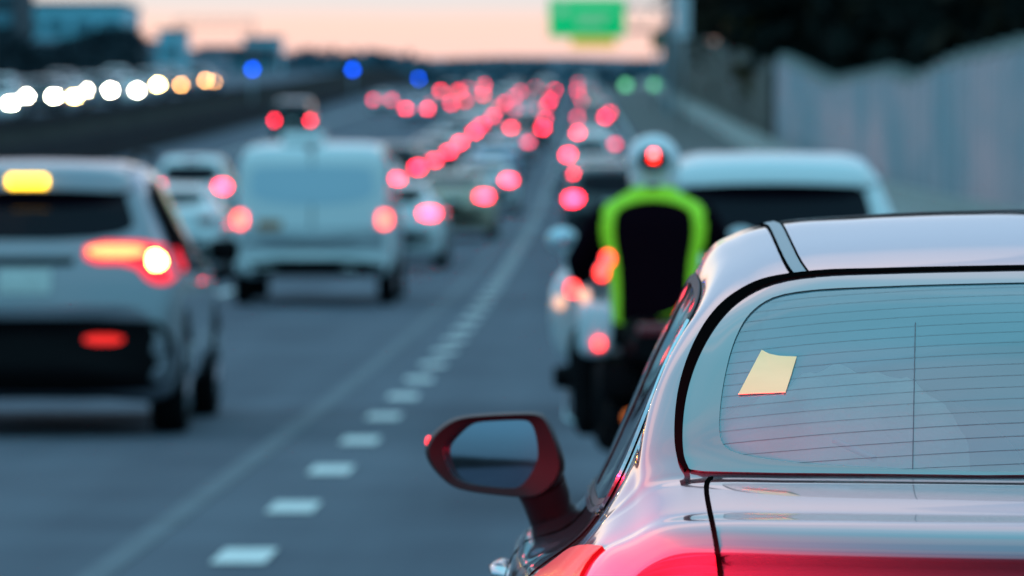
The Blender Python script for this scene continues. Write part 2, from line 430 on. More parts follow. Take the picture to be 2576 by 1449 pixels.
# ------------------------------------------------------------------ trees
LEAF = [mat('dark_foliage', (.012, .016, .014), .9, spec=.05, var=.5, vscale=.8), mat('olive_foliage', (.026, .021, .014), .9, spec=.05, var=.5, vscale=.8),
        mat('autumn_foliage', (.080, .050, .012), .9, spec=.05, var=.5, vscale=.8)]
BARK = mat('bark', (.04, .032, .025), .9, var=.3, vscale=6)
def crown_mesh(seed, h, r, leaf=.55, nclump=90, per=30):
    rg = random.Random(seed); b = MB(); cl = []
    for i in range(nclump):
        t = rg.uniform(.12, 1); a = rg.uniform(0, 6.283)
        rr = r * math.sin(math.pi * min(1, (t - .08) * .95) ** .75) * rg.uniform(.35, 1.0)
        cl.append(Vector((rr * math.cos(a), rr * math.sin(a), h * t)))
    for c in cl:
        s = rg.uniform(.5, 1.15) * r * .3
        for k in range(per):
            p = c + Vector((rg.gauss(0, s * .6), rg.gauss(0, s * .6), rg.gauss(0, s * .45)))
            n = Vector((rg.gauss(0, 1), rg.gauss(0, 1), rg.gauss(.3, 1))).normalized(); t = n.orthogonal().normalized(); u = n.cross(t)
            q = leaf * rg.uniform(.5, 1.2)
            b.add([p + t * q, p + u * q * .55, p - t * q, p - u * q * .55], [(0, 1, 2, 3)])
    return b, cl
TREES = []
for k in range(3):
    h = (11, 12.5, 9.5)[k]; r = (3.9, 4.3, 3.6)[k]
    b, cl = crown_mesh(k + 5, h, r)
    cm = b.mesh('crown', LEAF[k], False)
    t = MB(); rg = random.Random(k)
    t.tube([(0, 0, -.6), (.1, .05, h * .2), (.15, -.1, h * .5), (.05, .1, h * .85)], [.34, .28, .18, .05], 9)
    for c in cl[:16]: t.tube([(.12, 0, h * .25 + c.z * .2), (c.x * .5, c.y * .5, c.z * .75), tuple(c)], [.12, .07, .02], 6)
    TREES.append((cm, t.mesh('trunk', BARK)))
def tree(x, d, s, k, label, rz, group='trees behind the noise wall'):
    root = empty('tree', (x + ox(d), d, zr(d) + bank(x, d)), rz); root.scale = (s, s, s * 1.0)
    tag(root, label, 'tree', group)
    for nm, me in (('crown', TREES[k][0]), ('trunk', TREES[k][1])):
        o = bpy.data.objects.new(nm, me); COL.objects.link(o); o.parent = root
TT = [(15.2, 118, 1.05, 0, 'dark tree at the right picture edge behind the pale noise wall'),
      (15.2, 136, 1.1, 1, 'tall dark tree behind the pale noise wall, second from the right edge'),
      (15.0, 154, 1.05, 0, 'dense dark tree behind the pale wall, third from the right edge'),
      (15.4, 172, 1.15, 1, 'broad dark tree leaning over the pale wall, fourth from the right edge'),
      (13.0, 300, 1.35, 0, 'dark tree close behind the weathered wall, just left of the autumn tree'),
      (12.8, 345, 1.4, 1, 'dark tree pressed against the middle of the weathered wall'),
      (12.6, 395, 1.45, 0, 'dark tree pressed against the upper part of the weathered wall'),
      (13.4, 440, 1.35, 1, 'dark tree nearest to the pale sign above the weathered wall'),
      (14.6, 192, 1.1, 0, 'dark tree behind the middle of the pale wall, fifth from the right edge'),
      (15.2, 214, 1.1, 1, 'olive dark tree over the pale wall, sixth from the right edge'),
      (14.4, 238, 1.15, 0, 'dark tree behind the far half of the pale wall, seventh from the right'),
      (11.2, 312, .78, 2, 'autumn tree with brownish gold crown where the two noise walls meet'),
      (17.0, 292, 1.25, 1, 'dark tree just past the autumn tree, behind the weathered wall'),
      (16.5, 330, 1.2, 0, 'dark tree behind the weathered wall, second past the autumn tree'),
      (19.0, 372, 1.15, 1, 'dark tree furthest up the hill behind the weathered wall'),
      (23.0, 150, 1.5, 1, 'very tall dark tree in the back row at the right edge'),
      (24.0, 185, 1.55, 0, 'very tall dark tree in the back row behind the pale wall'),
      (24.5, 225, 1.5, 1, 'very tall olive tree in the back row above the wavy wall top'),
      (25.0, 275, 1.5, 0, 'very tall dark tree in the back row behind the autumn tree')]
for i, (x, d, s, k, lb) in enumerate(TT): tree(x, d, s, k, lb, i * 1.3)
b, cl = crown_mesh(77, 6.2, 2.5, .42, 60, 30); UND = b.mesh('foliage', LEAF[0], False); UST = MB().tube([(0, 0, -.5), (.1, 0, 2.5), (0, .1, 5)], [.16, .12, .04], 7).mesh('stem', BARK)
for i in range(24):
    d = 96 + i * 9.5; x = 13.9 + .5 * math.sin(i * 2.1)
    root = empty('shrub', (x + ox(d), d, zr(d) + bank(x, d)), i * 1.7); s_ = 1 + .22 * math.sin(i * 1.3); root.scale = (s_, s_, s_)
    tag(root, 'dark leafy shrub in the dense row right behind the noise wall', 'shrub', 'shrubs in the row behind the noise wall')
    for nm, me in (('foliage', UND), ('stem', UST)):
        o = bpy.data.objects.new(nm, me); COL.objects.link(o); o.parent = root
# long hedge on the far side of the oncoming carriageway
b = MB(); rg = random.Random(9)
for d in np.arange(150, 560, 3.2):
    for k in range(26):
        p = Vector((-44 + ox(d) + rg.gauss(0, .7), d + rg.uniform(-2, 2), zr(d) + 1.5 + rg.uniform(0, 3.9 + .9 * math.sin(d * .05))))
        n = Vector((rg.gauss(0, 1), rg.gauss(0, 1), rg.gauss(0, 1))).normalized(); t = n.orthogonal().normalized(); u = n.cross(t); q = rg.uniform(.4, .9)
        b.add([p + t * q, p + u * q * .6, p - t * q, p - u * q * .6], [(0, 1, 2, 3)])
root = empty('hedge', (0, 0, 0)); tag(root, 'long dark hedge beyond the row of oncoming headlights', 'hedge')
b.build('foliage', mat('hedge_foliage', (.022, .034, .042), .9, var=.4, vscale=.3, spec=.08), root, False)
st_ = MB()
for d in np.arange(152, 560, 12.0): st_.tube([(-44 + ox(d), d, zr(d) + 1.9), (-44 + ox(d), d + .3, zr(d) + 4.2)], [.12, .05], 6)
st_.build('stems', BARK, root)

# ------------------------------------------------------------------ far land
M['hill'] = mat('far_hill', (.05, .11, .15), .95, var=.3, vscale=.02)  # blue of distant haze put into the hill colour
rg = random.Random(3)
V, F = [], []; xs = np.arange(-260, 261, 8.0); ys = [980, 1150, 1300, 1450, 1700]
def ridge(u):  # top of the far hills in the picture, by x
    return float(np.interp(u, [-200, 300, 560, 720, 830, 960, 1060, 1130, 1200, 1260, 1330, 1420, 1560, 1800, 2600], [125, 135, 132, 118, 112, 118, 140, 152, 138, 132, 148, 142, 150, 140, 120]))
for j, y in enumerate(ys):
    for x in xs:
        u = VPX + x / y * FPX
        top = CAMZ + (VPY - ridge(u)) / FPX * y
        V.append((x * 2.2, y, [2, .55 * top, .85 * top, top, .6 * top][j] + rg.uniform(-1, 1) * (j in (1, 2, 3)) * .35))
n = len(xs)
for j in range(len(ys) - 1):
    for i in range(n - 1): F.append((j * n + i, j * n + i + 1, (j + 1) * n + i + 1, (j + 1) * n + i))
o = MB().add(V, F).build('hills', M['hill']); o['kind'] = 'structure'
# a far wood in front of the hills: one uncountable mass
b = MB()
for i in range(620):
    x = rg.uniform(-95, 70); y = rg.uniform(840, 960)
    if -21 < x + 6 < 14 and rg.random() < .5: continue
    u = VPX + x / y * FPX; top = CAMZ + (VPY - ridge(u) - rg.uniform(8, 40)) / FPX * y
    for k in range(34):
        p = Vector((x + rg.gauss(0, 1.7), y + rg.gauss(0, 1.7), rg.uniform(9, top))); nn = Vector((rg.gauss(0, 1), rg.gauss(0, 1), rg.gauss(0, 1))).normalized()
        t = nn.orthogonal().normalized(); q = nn.cross(t); s = rg.uniform(.5, 1.3)
        b.add([p + t * s, p + q * s, p - t * s, p - q * s], [(0, 1, 2, 3)])
o = b.build('far_wood', mat('far_foliage', (.045, .10, .135), .9, var=.4, vscale=.1), None, False)  # far leaves tinted blue, the haze is in their colour
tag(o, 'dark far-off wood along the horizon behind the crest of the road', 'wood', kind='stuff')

# ------------------------------------------------------------------ buildings on the left
BM = {'teal': mat('teal_cladding', (.24, .62, .74), .5, var=.12, vscale=.2), 'dark': mat('dark_cladding', (.03, .05, .065), .8, var=.2, vscale=.2),
      'grey': mat('grey_render', (.30, .30, .36), .8, var=.1, vscale=.2), 'win': mat('window_glass', (.10, .26, .33), .15), 'band': mat('pale_band', (.36, .74, .84), .5, var=.1, vscale=.3)}
def building(label, u0, u1, v0, d, depth, m, floors, bays, base_v=230):
    a, b = px(u0, v0, d), px(u1, v0, d); wd = b.x - a.x; z0 = zr(d) - 6; h = a.z - z0
    root = empty('building', (a.x + wd / 2, d, z0)); tag(root, label, 'building')
    MB().box((0, depth / 2, h / 2), (wd, depth, h)).build('wall', m, root, False)
    MB().box((0, depth / 2, h + .2), (wd + .3, depth + .3, .4), .05, 1).build('roof', BM['dark'] if m is not BM['dark'] else BM['grey'], root, False)
    fh = 3.2
    for i in range(floors):
        z = h - 1.0 - (i + .5) * fh + .2
        for k in range(bays):
            x = -wd / 2 + (k + .5) * wd / bays
            fr = MB().box((x, -.04, z), (wd / bays * .78, .08, 1.7)).build('window', BM['band'] if m is BM['teal'] else BM['win'], root, False)
            MB().box((x, -.1, z), (wd / bays * .70, .05, 1.5)).build('pane', BM['win'], fr, False)
    return root
building('big teal glass fronted block at the upper left of the picture', 40, 312, 12, 640, 22, BM['teal'], 3, 4)
building('dark tower block cut by the upper left corner', -220, 38, -160, 600, 20, BM['dark'], 4, 3)
building('low dark building below the big teal block', -120, 352, 108, 560, 14, BM['dark'], 1, 6)
building('slim teal block right of the low dark building', 398, 462, 80, 690, 10, BM['teal'], 3, 1)
building('grey lilac block between the dark building and the slim teal block', 352, 400, 108, 720, 12, BM['grey'], 2, 1)
building('low grey block right of the slim teal block', 462, 560, 132, 730, 12, BM['grey'], 1, 3)
building('long dark flat roofed shed on the left horizon', 500, 690, 122, 760, 12, BM['dark'], 1, 5)
building('teal box shaped block at the right end of the left skyline', 612, 702, 98, 780, 10, BM['teal'], 2, 2)

# ------------------------------------------------------------------ signs and masts
STEEL = mat('galvanised_steel', (.30, .36, .40), .45, metal=.6, var=.08)
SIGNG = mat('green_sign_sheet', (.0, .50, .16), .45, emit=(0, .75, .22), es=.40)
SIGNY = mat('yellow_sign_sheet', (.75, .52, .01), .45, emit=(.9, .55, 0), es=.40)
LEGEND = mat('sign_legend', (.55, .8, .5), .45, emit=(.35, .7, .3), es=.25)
ds = 400; g0 = px(1477, 45, ds); S = FPX / ds
root = empty('overhead_sign', (g0.x, ds, zr(ds))); tag(root, 'green overhead exit sign with a yellow strip on a cantilever over the right lane', 'road sign')
zc = g0.z - zr(ds); W2 = 97 / S
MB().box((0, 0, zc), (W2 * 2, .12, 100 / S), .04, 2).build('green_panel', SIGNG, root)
MB().box((.45, -.02, zc - 50 / S - 12 / S), (112 / S, .10, 23 / S), .03, 1).build('yellow_panel', SIGNY, root)
fr = MB()
for z in (-47, 47): fr.box((0, -.075, zc + z / S), (W2 * 1.94, .02, .09))
for x in (-94, 94): fr.box((x / S, -.075, zc), (.09, .02, 92 / S))
fr.build('border', LEGEND, root, False)
lg = MB()
lg.box((-62 / S, -.075, zc + 18 / S), (26 / S, .02, 22 / S), .006, 1).box((8 / S, -.075, zc - 12 / S), (70 / S, .02, 12 / S), .006, 1).box((18 / S, -.075, zc + 8 / S), (96 / S, .02, 9 / S), .006, 1)
lg.build('legend', LEGEND, root, False)
pxm = px(1684, 45, ds).x - g0.x
MB().tube([(pxm, .5, -.3), (pxm, .5, zc + 2.2)], [.36, .26], 14).build('mast', STEEL, root)
ar = MB()
for z in (.9, -.9): ar.tube([(pxm, .5, zc + z), (-W2 * .9, .3, zc + z)], .12, 8)
for k in range(8):
    x0 = pxm + (-W2 * .9 - pxm) * k / 8; x1 = pxm + (-W2 * .9 - pxm) * (k + 1) / 8
    ar.tube([(x0, .4, zc + (.9 if k % 2 else -.9)), (x1, .4, zc + (-.9 if k % 2 else .9))], .06, 6)
ar.build('cantilever_arm', STEEL, root)
PALE = mat('pale_sheet', (.72, .72, .76), .5)
p = px(1716, 40, 330); root = empty('pale_sign', (p.x, 330, zr(330))); tag(root, 'tall narrow pale sign back on a post beside the green sign mast', 'road sign')
MB().box((0, 0, p.z - zr(330)), (38 / 43.2, .08, 110 / 43.2), .03, 1).build('panel', PALE, root)
MB().tube([(0, .09, -.3), (0, .09, p.z - zr(330) + 1)], .09, 8).build('post', STEEL, root)
p = px(1652, 100, 420); root = empty('small_sign', (p.x, 420, zr(420))); tag(root, 'small olive yellow sign on a post left of the steel mast', 'road sign')
MB().box((0, 0, p.z - zr(420)), (.8, .06, 1.5), .03, 1).build('panel', mat('olive_sheet', (.16, .13, .03), .6), root)
MB().tube([(0, .07, -.3), (0, .07, p.z - zr(420))], .08, 8).build('post', STEEL, root)
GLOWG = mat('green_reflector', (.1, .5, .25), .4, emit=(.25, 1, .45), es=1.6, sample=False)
for i, (u, v, d, lb) in enumerate([(1574, 214, 440, 'green lit marker post at the foot of the hill, left of two'), (1648, 214, 440, 'green lit marker post beside the barrier, right of two')]):
    p = px(u, v, d); root = empty('marker_post', (p.x, d, zr(d))); tag(root, lb, 'marker post', 'green marker posts')
    MB().tube([(0, 0, -.1), (0, 0, p.z - zr(d))], .05, 8).build('post', STEEL, root)
    MB().box((0, 0, p.z - zr(d)), (.55, .06, .5), .04, 1).build('reflector', GLOWG, root)
GLOWB = mat('blue_lamp', (0, .1, .9), .3, emit=(0.0, .085, 1), es=14, sample=False)
for i, (u, v, d, lb) in enumerate([(635, 178, 350, 'post with a lit blue lamp on the median, leftmost of three'), (887, 178, 455, 'post with a lit blue lamp on the median, middle of three'), (1053, 200, 530, 'post with a dimmer blue lamp on the median, rightmost of three')]):
    p = px(u, v, d); root = empty('blue_lamp_post', (p.x, d, zr(d) + .8)); tag(root, lb, 'lamp post', 'blue lamp posts along the median')
    h = p.z - zr(d) - .8
    MB().tube([(0, 0, -1), (0, 0, h)], .06, 8).build('post', STEEL, root)
    r = .115 * d / 350 * (1.25, 1.2, .9)[i]
    MB().ell((0, 0, h + .1), (r, r, r)).build('lamp', GLOWB, root)
root = empty('overhead_gantry', (px(540, 60, 620).x, 620, zr(620) + 2.2)); tag(root, 'thin rust pink lattice gantry over the oncoming lanes', 'gantry')
RUST = mat('rusty_steel', (.45, .22, .2), .7); hz = px(0, 58, 620).z - zr(620) - 2.2
for s in (-4.2, 4.2): MB().tube([(s, 0, -.5), (s, 0, hz + .4)], .10, 8).build('leg', RUST, root)
tr = MB()
for z in (-.45, .45): tr.tube([(-4.2, 0, hz + z), (4.2, 0, hz + z)], .05, 6)
for k in range(14): tr.tube([(-4.2 + .6 * k, 0, hz - .45 * (-1) ** k), (-3.6 + .6 * k, 0, hz + .45 * (-1) ** k)], .03, 6)
tr.build('lattice_beam', RUST, root)

# ------------------------------------------------------------------ vehicles: shared kit
GLASS_D = mat('dark_glass', (.008, .005, .010), .05, spec=.16)
RUBBER = mat('rubber', (.006, .006, .007), .85, spec=.1)
RIM = mat('alloy', (.35, .35, .37), .35, metal=.9)
BLACKP = mat('black_plastic', (.005, .004, .005), .6, spec=.08)
CHROME = mat('chrome', (.8, .8, .82), .12, metal=1)
PLATE = mat('number_plate', (.62, .64, .60), .5, var=.15, vscale=30)
LAMP = mat('brake_lamp', (.5, .01, .02), .2, emit=(1, .016, .045), es=30, sample=False)
LAMP_FAR = mat('far_brake_lamp', (.5, .01, .02), .2, emit=(1, .008, .065), es=20, sample=False)
LAMP_FAINT = mat('faint_brake_lamp', (.5, .01, .02), .2, emit=(1, .05, .12), es=9, sample=False)
LAMP_SOFT = mat('tail_lamp', (.5, .01, .02), .2, emit=(1, .02, .06), es=11, sample=False)
LAMP_DIM = mat('unlit_tail_lamp', (.25, .01, .015), .15, coat=1)
LAMP_HEAD = mat('head_lamp', (.9, .9, .9), .1, emit=(1, .86, .62), es=170, sample=False)
LAMP_HEADW = mat('warm_head_lamp', (.9, .8, .6), .1, emit=(1, .62, .22), es=160, sample=False)
LAMP_AMB = mat('amber_lamp', (.8, .4, .1), .2, emit=(1, .42, .12), es=45, sample=False)
LAMP_OFF = mat('clear_lamp', (.6, .62, .65), .08, coat=1)
PAINT = {'white': mat('white_paint', (.78, .80, .80), .35, coat=.8), 'silver': mat('silver_paint', (.50, .51, .53), .3, metal=.4, coat=.8),
         'grey': mat('grey_paint', (.20, .21, .23), .3, metal=.4, coat=.8), 'black': mat('black_paint', (.015, .015, .018), .25, coat=1),
         'blue': mat('blue_paint', (.05, .10, .22), .3, coat=1), 'beige': mat('beige_paint', (.50, .42, .30), .35, coat=.8),
         'red': mat('red_paint', (.28, .02, .02), .3, coat=1), 'pale_blue': mat('pale_blue_paint', (.45, .55, .68), .3, metal=.2, coat=.8)}
# stations: y, half width, bottom, belt, top, half width at the top
SHAPES = {
 'sedan': dict(L=4.6, st=[(0, .74, .42, .66, .70, .60), (.05, .80, .34, .80, .92, .62), (.10, .84, .30, .98, 1.05, .64), (.22, .87, .26, 1.0, 1.09, .66), (.52, .89, .22, 1.0, 1.12, .66),
    (.85, .90, .22, 1.0, 1.26, .63), (1.25, .90, .22, .98, 1.39, .59), (1.9, .90, .22, .97, 1.445, .57), (2.5, .90, .22, .96, 1.41, .57), (2.95, .90, .22, .95, 1.22, .62),
    (3.35, .90, .22, .93, 1.03, .70), (3.9, .89, .24, .86, .93, .70), (4.35, .84, .26, .74, .80, .64), (4.58, .70, .34, .58, .64, .5)],
    side=[(.92, 1.03), (1.0, 1.20), (1.35, 1.345), (1.9, 1.385), (2.4, 1.35), (2.9, 1.12), (3.05, 1.02), (2.0, 1.02)],
    rear=[(-.60, 1.13), (.60, 1.13), (.56, 1.30), (.48, 1.355), (-.48, 1.355), (-.56, 1.30)], lamp=[(.52, .98), (.52, .87), (.79, .86), (.79, .98)], plate=.82, third=1.13, bump=.62),
 'suv': dict(L=4.6, st=[(0, .80, .44, .72, .78, .66), (.04, .86, .38, .90, .98, .72), (.09, .90, .34, 1.04, 1.10, .76), (.22, .92, .28, 1.08, 1.32, .74), (.40, .925, .25, 1.08, 1.56, .68), (.62, .925, .24, 1.08, 1.66, .64),
    (1.3, .925, .24, 1.06, 1.70, .63), (2.1, .925, .24, 1.05, 1.70, .62), (2.7, .92, .28, 1.04, 1.64, .61), (3.1, .92, .28, 1.03, 1.38, .66), (3.5, .92, .28, 1.02, 1.12, .74),
    (4.0, .90, .30, .96, 1.04, .74), (4.4, .86, .34, .84, .92, .68), (4.58, .72, .42, .66, .72, .52)],
    side=[(.45, 1.14), (.62, 1.42), (.9, 1.54), (1.8, 1.59), (2.6, 1.54), (3.1, 1.24), (3.25, 1.12), (1.8, 1.11)],
    rear=[(-.66, 1.10), (.66, 1.10), (.61, 1.40), (.55, 1.52), (-.55, 1.52), (-.61, 1.40)], lamp=[(.60, 1.11), (.60, .97), (.83, .92), (.87, 1.09)], plate=.90, third=1.60, bump=.72),
 'van': dict(L=5.4, st=[(0, .90, .52, .80, .84, .82), (.03, .97, .46, 1.1, 1.24, .88), (.07, .99, .44, 1.2, 1.60, .90), (.12, 1.0, .42, 1.2, 1.90, .90), (.22, 1.0, .42, 1.2, 2.02, .86), (.5, 1.0, .40, 1.2, 2.06, .84),
    (2.0, 1.0, .40, 1.2, 2.08, .83), (3.4, 1.0, .40, 1.2, 2.06, .82), (3.9, 1.0, .40, 1.2, 1.86, .82), (4.3, .99, .40, 1.15, 1.45, .84), (4.7, .97, .42, 1.08, 1.18, .82), (5.1, .94, .44, .96, 1.04, .78), (5.38, .82, .50, .70, .76, .6)],
    side=[(3.2, 1.25), (3.2, 1.80), (3.8, 1.78), (4.35, 1.30), (4.2, 1.22)],
    rear=[(-.78, 1.30), (.78, 1.30), (.76, 1.70), (.70, 1.80), (-.70, 1.80), (-.76, 1.70)], lamp=[(.84, 1.18), (.84, .98), (.95, .98), (.95, 1.18)], plate=.98, third=1.92, bump=.60),
}
def section(wd, zb, zs, zt, wt):
    a = min(1, max(.12, (zt - zs) / .3)); p3 = (wt, zt - .065 * a); p6 = (wd * .95, zs)
    l = lambda t, bl: (p3[0] + (p6[0] - p3[0]) * t + bl, p3[1] + (p6[1] - p3[1]) * t)
    return [(0, zt), (wt * .5, zt - .006 * a), (wt * .86, zt - .022 * a), p3, l(.33, .012 * a), l(.67, .012 * a), p6, (wd * .985, zs - .07), (wd, zs * .55 + zb * .45), (wd * .985, zb + .12), (wd * .92, zb), (wd * .5, zb - .02), (0, zb - .02)]
def bow(x, y): return .13 * (x / .9) ** 2 * max(0, 1 - y / .9)
def ray_rear(p): return ((p[0], -4, p[1]), (0, 1, 0))
def ray_front(p): return ((p[0], 9, p[1]), (0, -1, 0))
def ray_left(p): return ((-4, p[0], p[1]), (1, 0, 0))
def ray_right(p): return ((4, p[0], p[1]), (-1, 0, 0))
def ray_top(p): return ((p[0], p[1], 4), (0, 0, -1))

def wheel_mb(x, y, r, wd):
    s = 1 if x > 0 else -1
    t = MB().lathe([(r * .62, -wd / 2), (r * .95, -wd / 2), (r, -wd / 2 + .03), (r, wd / 2 - .03), (r * .95, wd / 2), (r * .62, wd / 2)], (x, y, r))
    h = MB().lathe([(.001, s * wd * .42), (r * .2, s * wd * .44), (r * .56, s * wd * .36), (r * .63, s * wd * .50), (r * .63, -s * wd * .4), (.001, -s * wd * .4)], (x, y, r))
    for k in range(5):
        a = 2 * math.pi * k / 5
        h.tube([(x + s * wd * .42, y, r), (x + s * wd * .44, y + r * .6 * math.cos(a), r + r * .6 * math.sin(a))], [.04, .03], 6)
    return t, h
KITS = {}
def kit(kind):
    if kind in KITS: return KITS[kind]
    sp = SHAPES[kind]; P = []
    for (y, wd, zb, zs, zt, wt) in sp['st']: P.append([(x, y + bow(x, y), z) for x, z in section(wd, zb, zs, zt, wt)])
    v, f = loft(np.array(P), 3, 4); k = {}
    k['body'] = MB().add(v, f).mesh('body', PAINT['white'], True, 50)
    dr, dl, dR, df = Drape(v, f, ray_rear), Drape(v, f, ray_left), Drape(v, f, ray_right), Drape(v, f, ray_front)
    k['rear_window'] = MB().add(*dr.patch(sp['rear'], .006)).mesh('rear_window', GLASS_D)
    ym = sum(s[0] for s in sp['side']) / len(sp['side'])
    k['side_window_a'] = MB().add(*dl.patch(sp['side'], .006)).mesh('side_window', GLASS_D)
    k['side_window_b'] = MB().add(*dR.patch(sp['side'], .006)).mesh('side_window', GLASS_D)
    ws = {'sedan': (1.06, 1.36), 'suv': (1.16, 1.60), 'van': (1.28, 1.90)}[kind]; wx = {'sedan': .58, 'suv': .62, 'van': .74}[kind]
    k['windscreen'] = MB().add(*df.patch([(-wx - .06, ws[0]), (wx + .06, ws[0]), (wx * .9, ws[1]), (-wx * .9, ws[1])], .006)).mesh('windscreen', GLASS_D)
    for s in (-1, 1):
        k['lamp%d' % s] = MB().add(*dr.patch([(s * x, z) for x, z in sp['lamp']], .012, 4, 32, 1, .03)).mesh('tail_light', LAMP)
    z = sp['third']
    k['third'] = MB().add(*dr.patch([(-.17, z - .022), (.17, z - .022), (.17, z + .022), (-.17, z + .022)], .012, 3, 24, 1, .03)).mesh('brake_light', LAMP_SOFT)
    z = sp['plate']
    k['plate'] = MB().add(*dr.patch([(-.17, z - .075), (.17, z - .075), (.17, z + .075), (-.17, z + .075)], .014, 3, 24, 0, .02)).mesh('number_plate', PLATE)
    bz = sp['bump']; wb = sp['st'][1][1] * .93
    k['bumper'] = MB().add(*dr.patch([(-wb, bz), (wb, bz), (wb * .98, bz - .22), (-wb * .98, bz - .22)], .01, 5, 40, 1, .03)).mesh('lower_bumper', BLACKP)
    hl = {'sedan': (.50, .78, .66, .76), 'suv': (.52, .78, .82, .93), 'van': (.60, .86, .80, 1.0)}[kind]
    for s in (-1, 1):
        k['head%d' % s] = MB().add(*df.patch([(s * hl[0], hl[2]), (s * hl[1], hl[2]), (s * hl[1], hl[3]), (s * hl[0], hl[3])], .012, 4, 28, 1, .03)).mesh('headlight', LAMP_OFF)
    r = {'sedan': .32, 'suv': .36, 'van': .35}[kind]; wx = sp['st'][5][1] - .10
    yr = {'sedan': .98, 'suv': .92, 'van': 1.0}[kind]; yf = sp['L'] - .92
    k['wheels'] = []
    for x in (-wx, wx):
        for y in (yr, yf):
            t, h = wheel_mb(x, y, r, .22); k['wheels'].append((t.mesh('tyre', RUBBER), h.mesh('rim', RIM)))
    k['arch'] = []
    for dd, s in ((dl, -1), (dR, 1)):
        for y in (yr, yf):
            q = [(y + (r + .07) * math.cos(a), r + (r + .07) * math.sin(a)) for a in np.linspace(-.1, math.pi + .1, 22)]
            q2 = [(y + (r - .05) * math.cos(a), r + (r - .05) * math.sin(a)) for a in np.linspace(-.1, math.pi + .1, 22)]
            k['arch'].append(MB().add(*dd.ring(q, q2, .004, 30, 1, False, 1, 0)).mesh('wheel_arch', BLACKP))
    mz = sp['st'][9][3] + .06 if kind != 'van' else 1.32; my = sp['L'] * .64 if kind != 'van' else 4.1; mw = sp['st'][5][1]
    for s in (-1, 1):
        k['mirror%d' % s] = MB().box((s * (mw + .10), my, mz + .03), (.20, .12, .15), .045, 3).tube([(s * (mw - .08), my, mz - .03), (s * (mw + .08), my, mz)], .025, 8).mesh('side_mirror', BLACKP)
    k['v'] = v; k['f'] = f
    KITS[kind] = k; return k
def put(name, me, parent, m=None):
    o = bpy.data.objects.new(name, me); COL.objects.link(o); o.parent = parent
    if m is not None: o.material_slots[0].link = 'OBJECT'; o.material_slots[0].material = m
    return o
NOUN = {'sedan': 'sedan', 'suv': 'suv', 'van': 'van'}
def car(kind, color, X, d, label, group=None, left=LAMP, right=LAMP, third=LAMP_SOFT, head=None, facing=1, dz=0, rz=0, sz=1, skip=()):
    k = kit(kind)
    root = empty({'sedan': 'sedan_car', 'suv': 'suv_car', 'van': 'van'}[kind], (X + ox(d), d, zr(d) + dz))
    ang = rz + (0 if facing == 1 else math.pi)
    root.rotation_euler = (math.atan(slope(d)) * facing, 0, ang - math.atan((ox(d + 3) - ox(d - 3)) / 6))
    root.scale = (1, 1, sz)
    tag(root, label, 'car' if kind != 'van' else 'van', group)
    put('body', k['body'], root, PAINT[color])
    if 'rear_window' not in skip: put('rear_window', k['rear_window'], root)
    put('side_window', k['side_window_a'], root); put('side_window', k['side_window_b'], root); put('windscreen', k['windscreen'], root)
    if 'lamps' not in skip:
        put('tail_light', k['lamp-1'], root, left); put('tail_light', k['lamp1'], root, right)
    if 'third' not in skip: put('brake_light', k['third'], root, third)
    if 'plate' not in skip: put('number_plate', k['plate'], root)
    put('lower_bumper', k['bumper'], root)
    if d < 200:
        for a_ in k['arch']: put('wheel_arch', a_, root)
    for s in (-1, 1):
        put('headlight', k['head%d' % s], root, head or LAMP_OFF)
        if 'mirror' not in skip: put('side_mirror', k['mirror%d' % s], root)
    for t, h in k['wheels']: w_ = put('wheel', t, root); put('rim', h, w_)
    return root

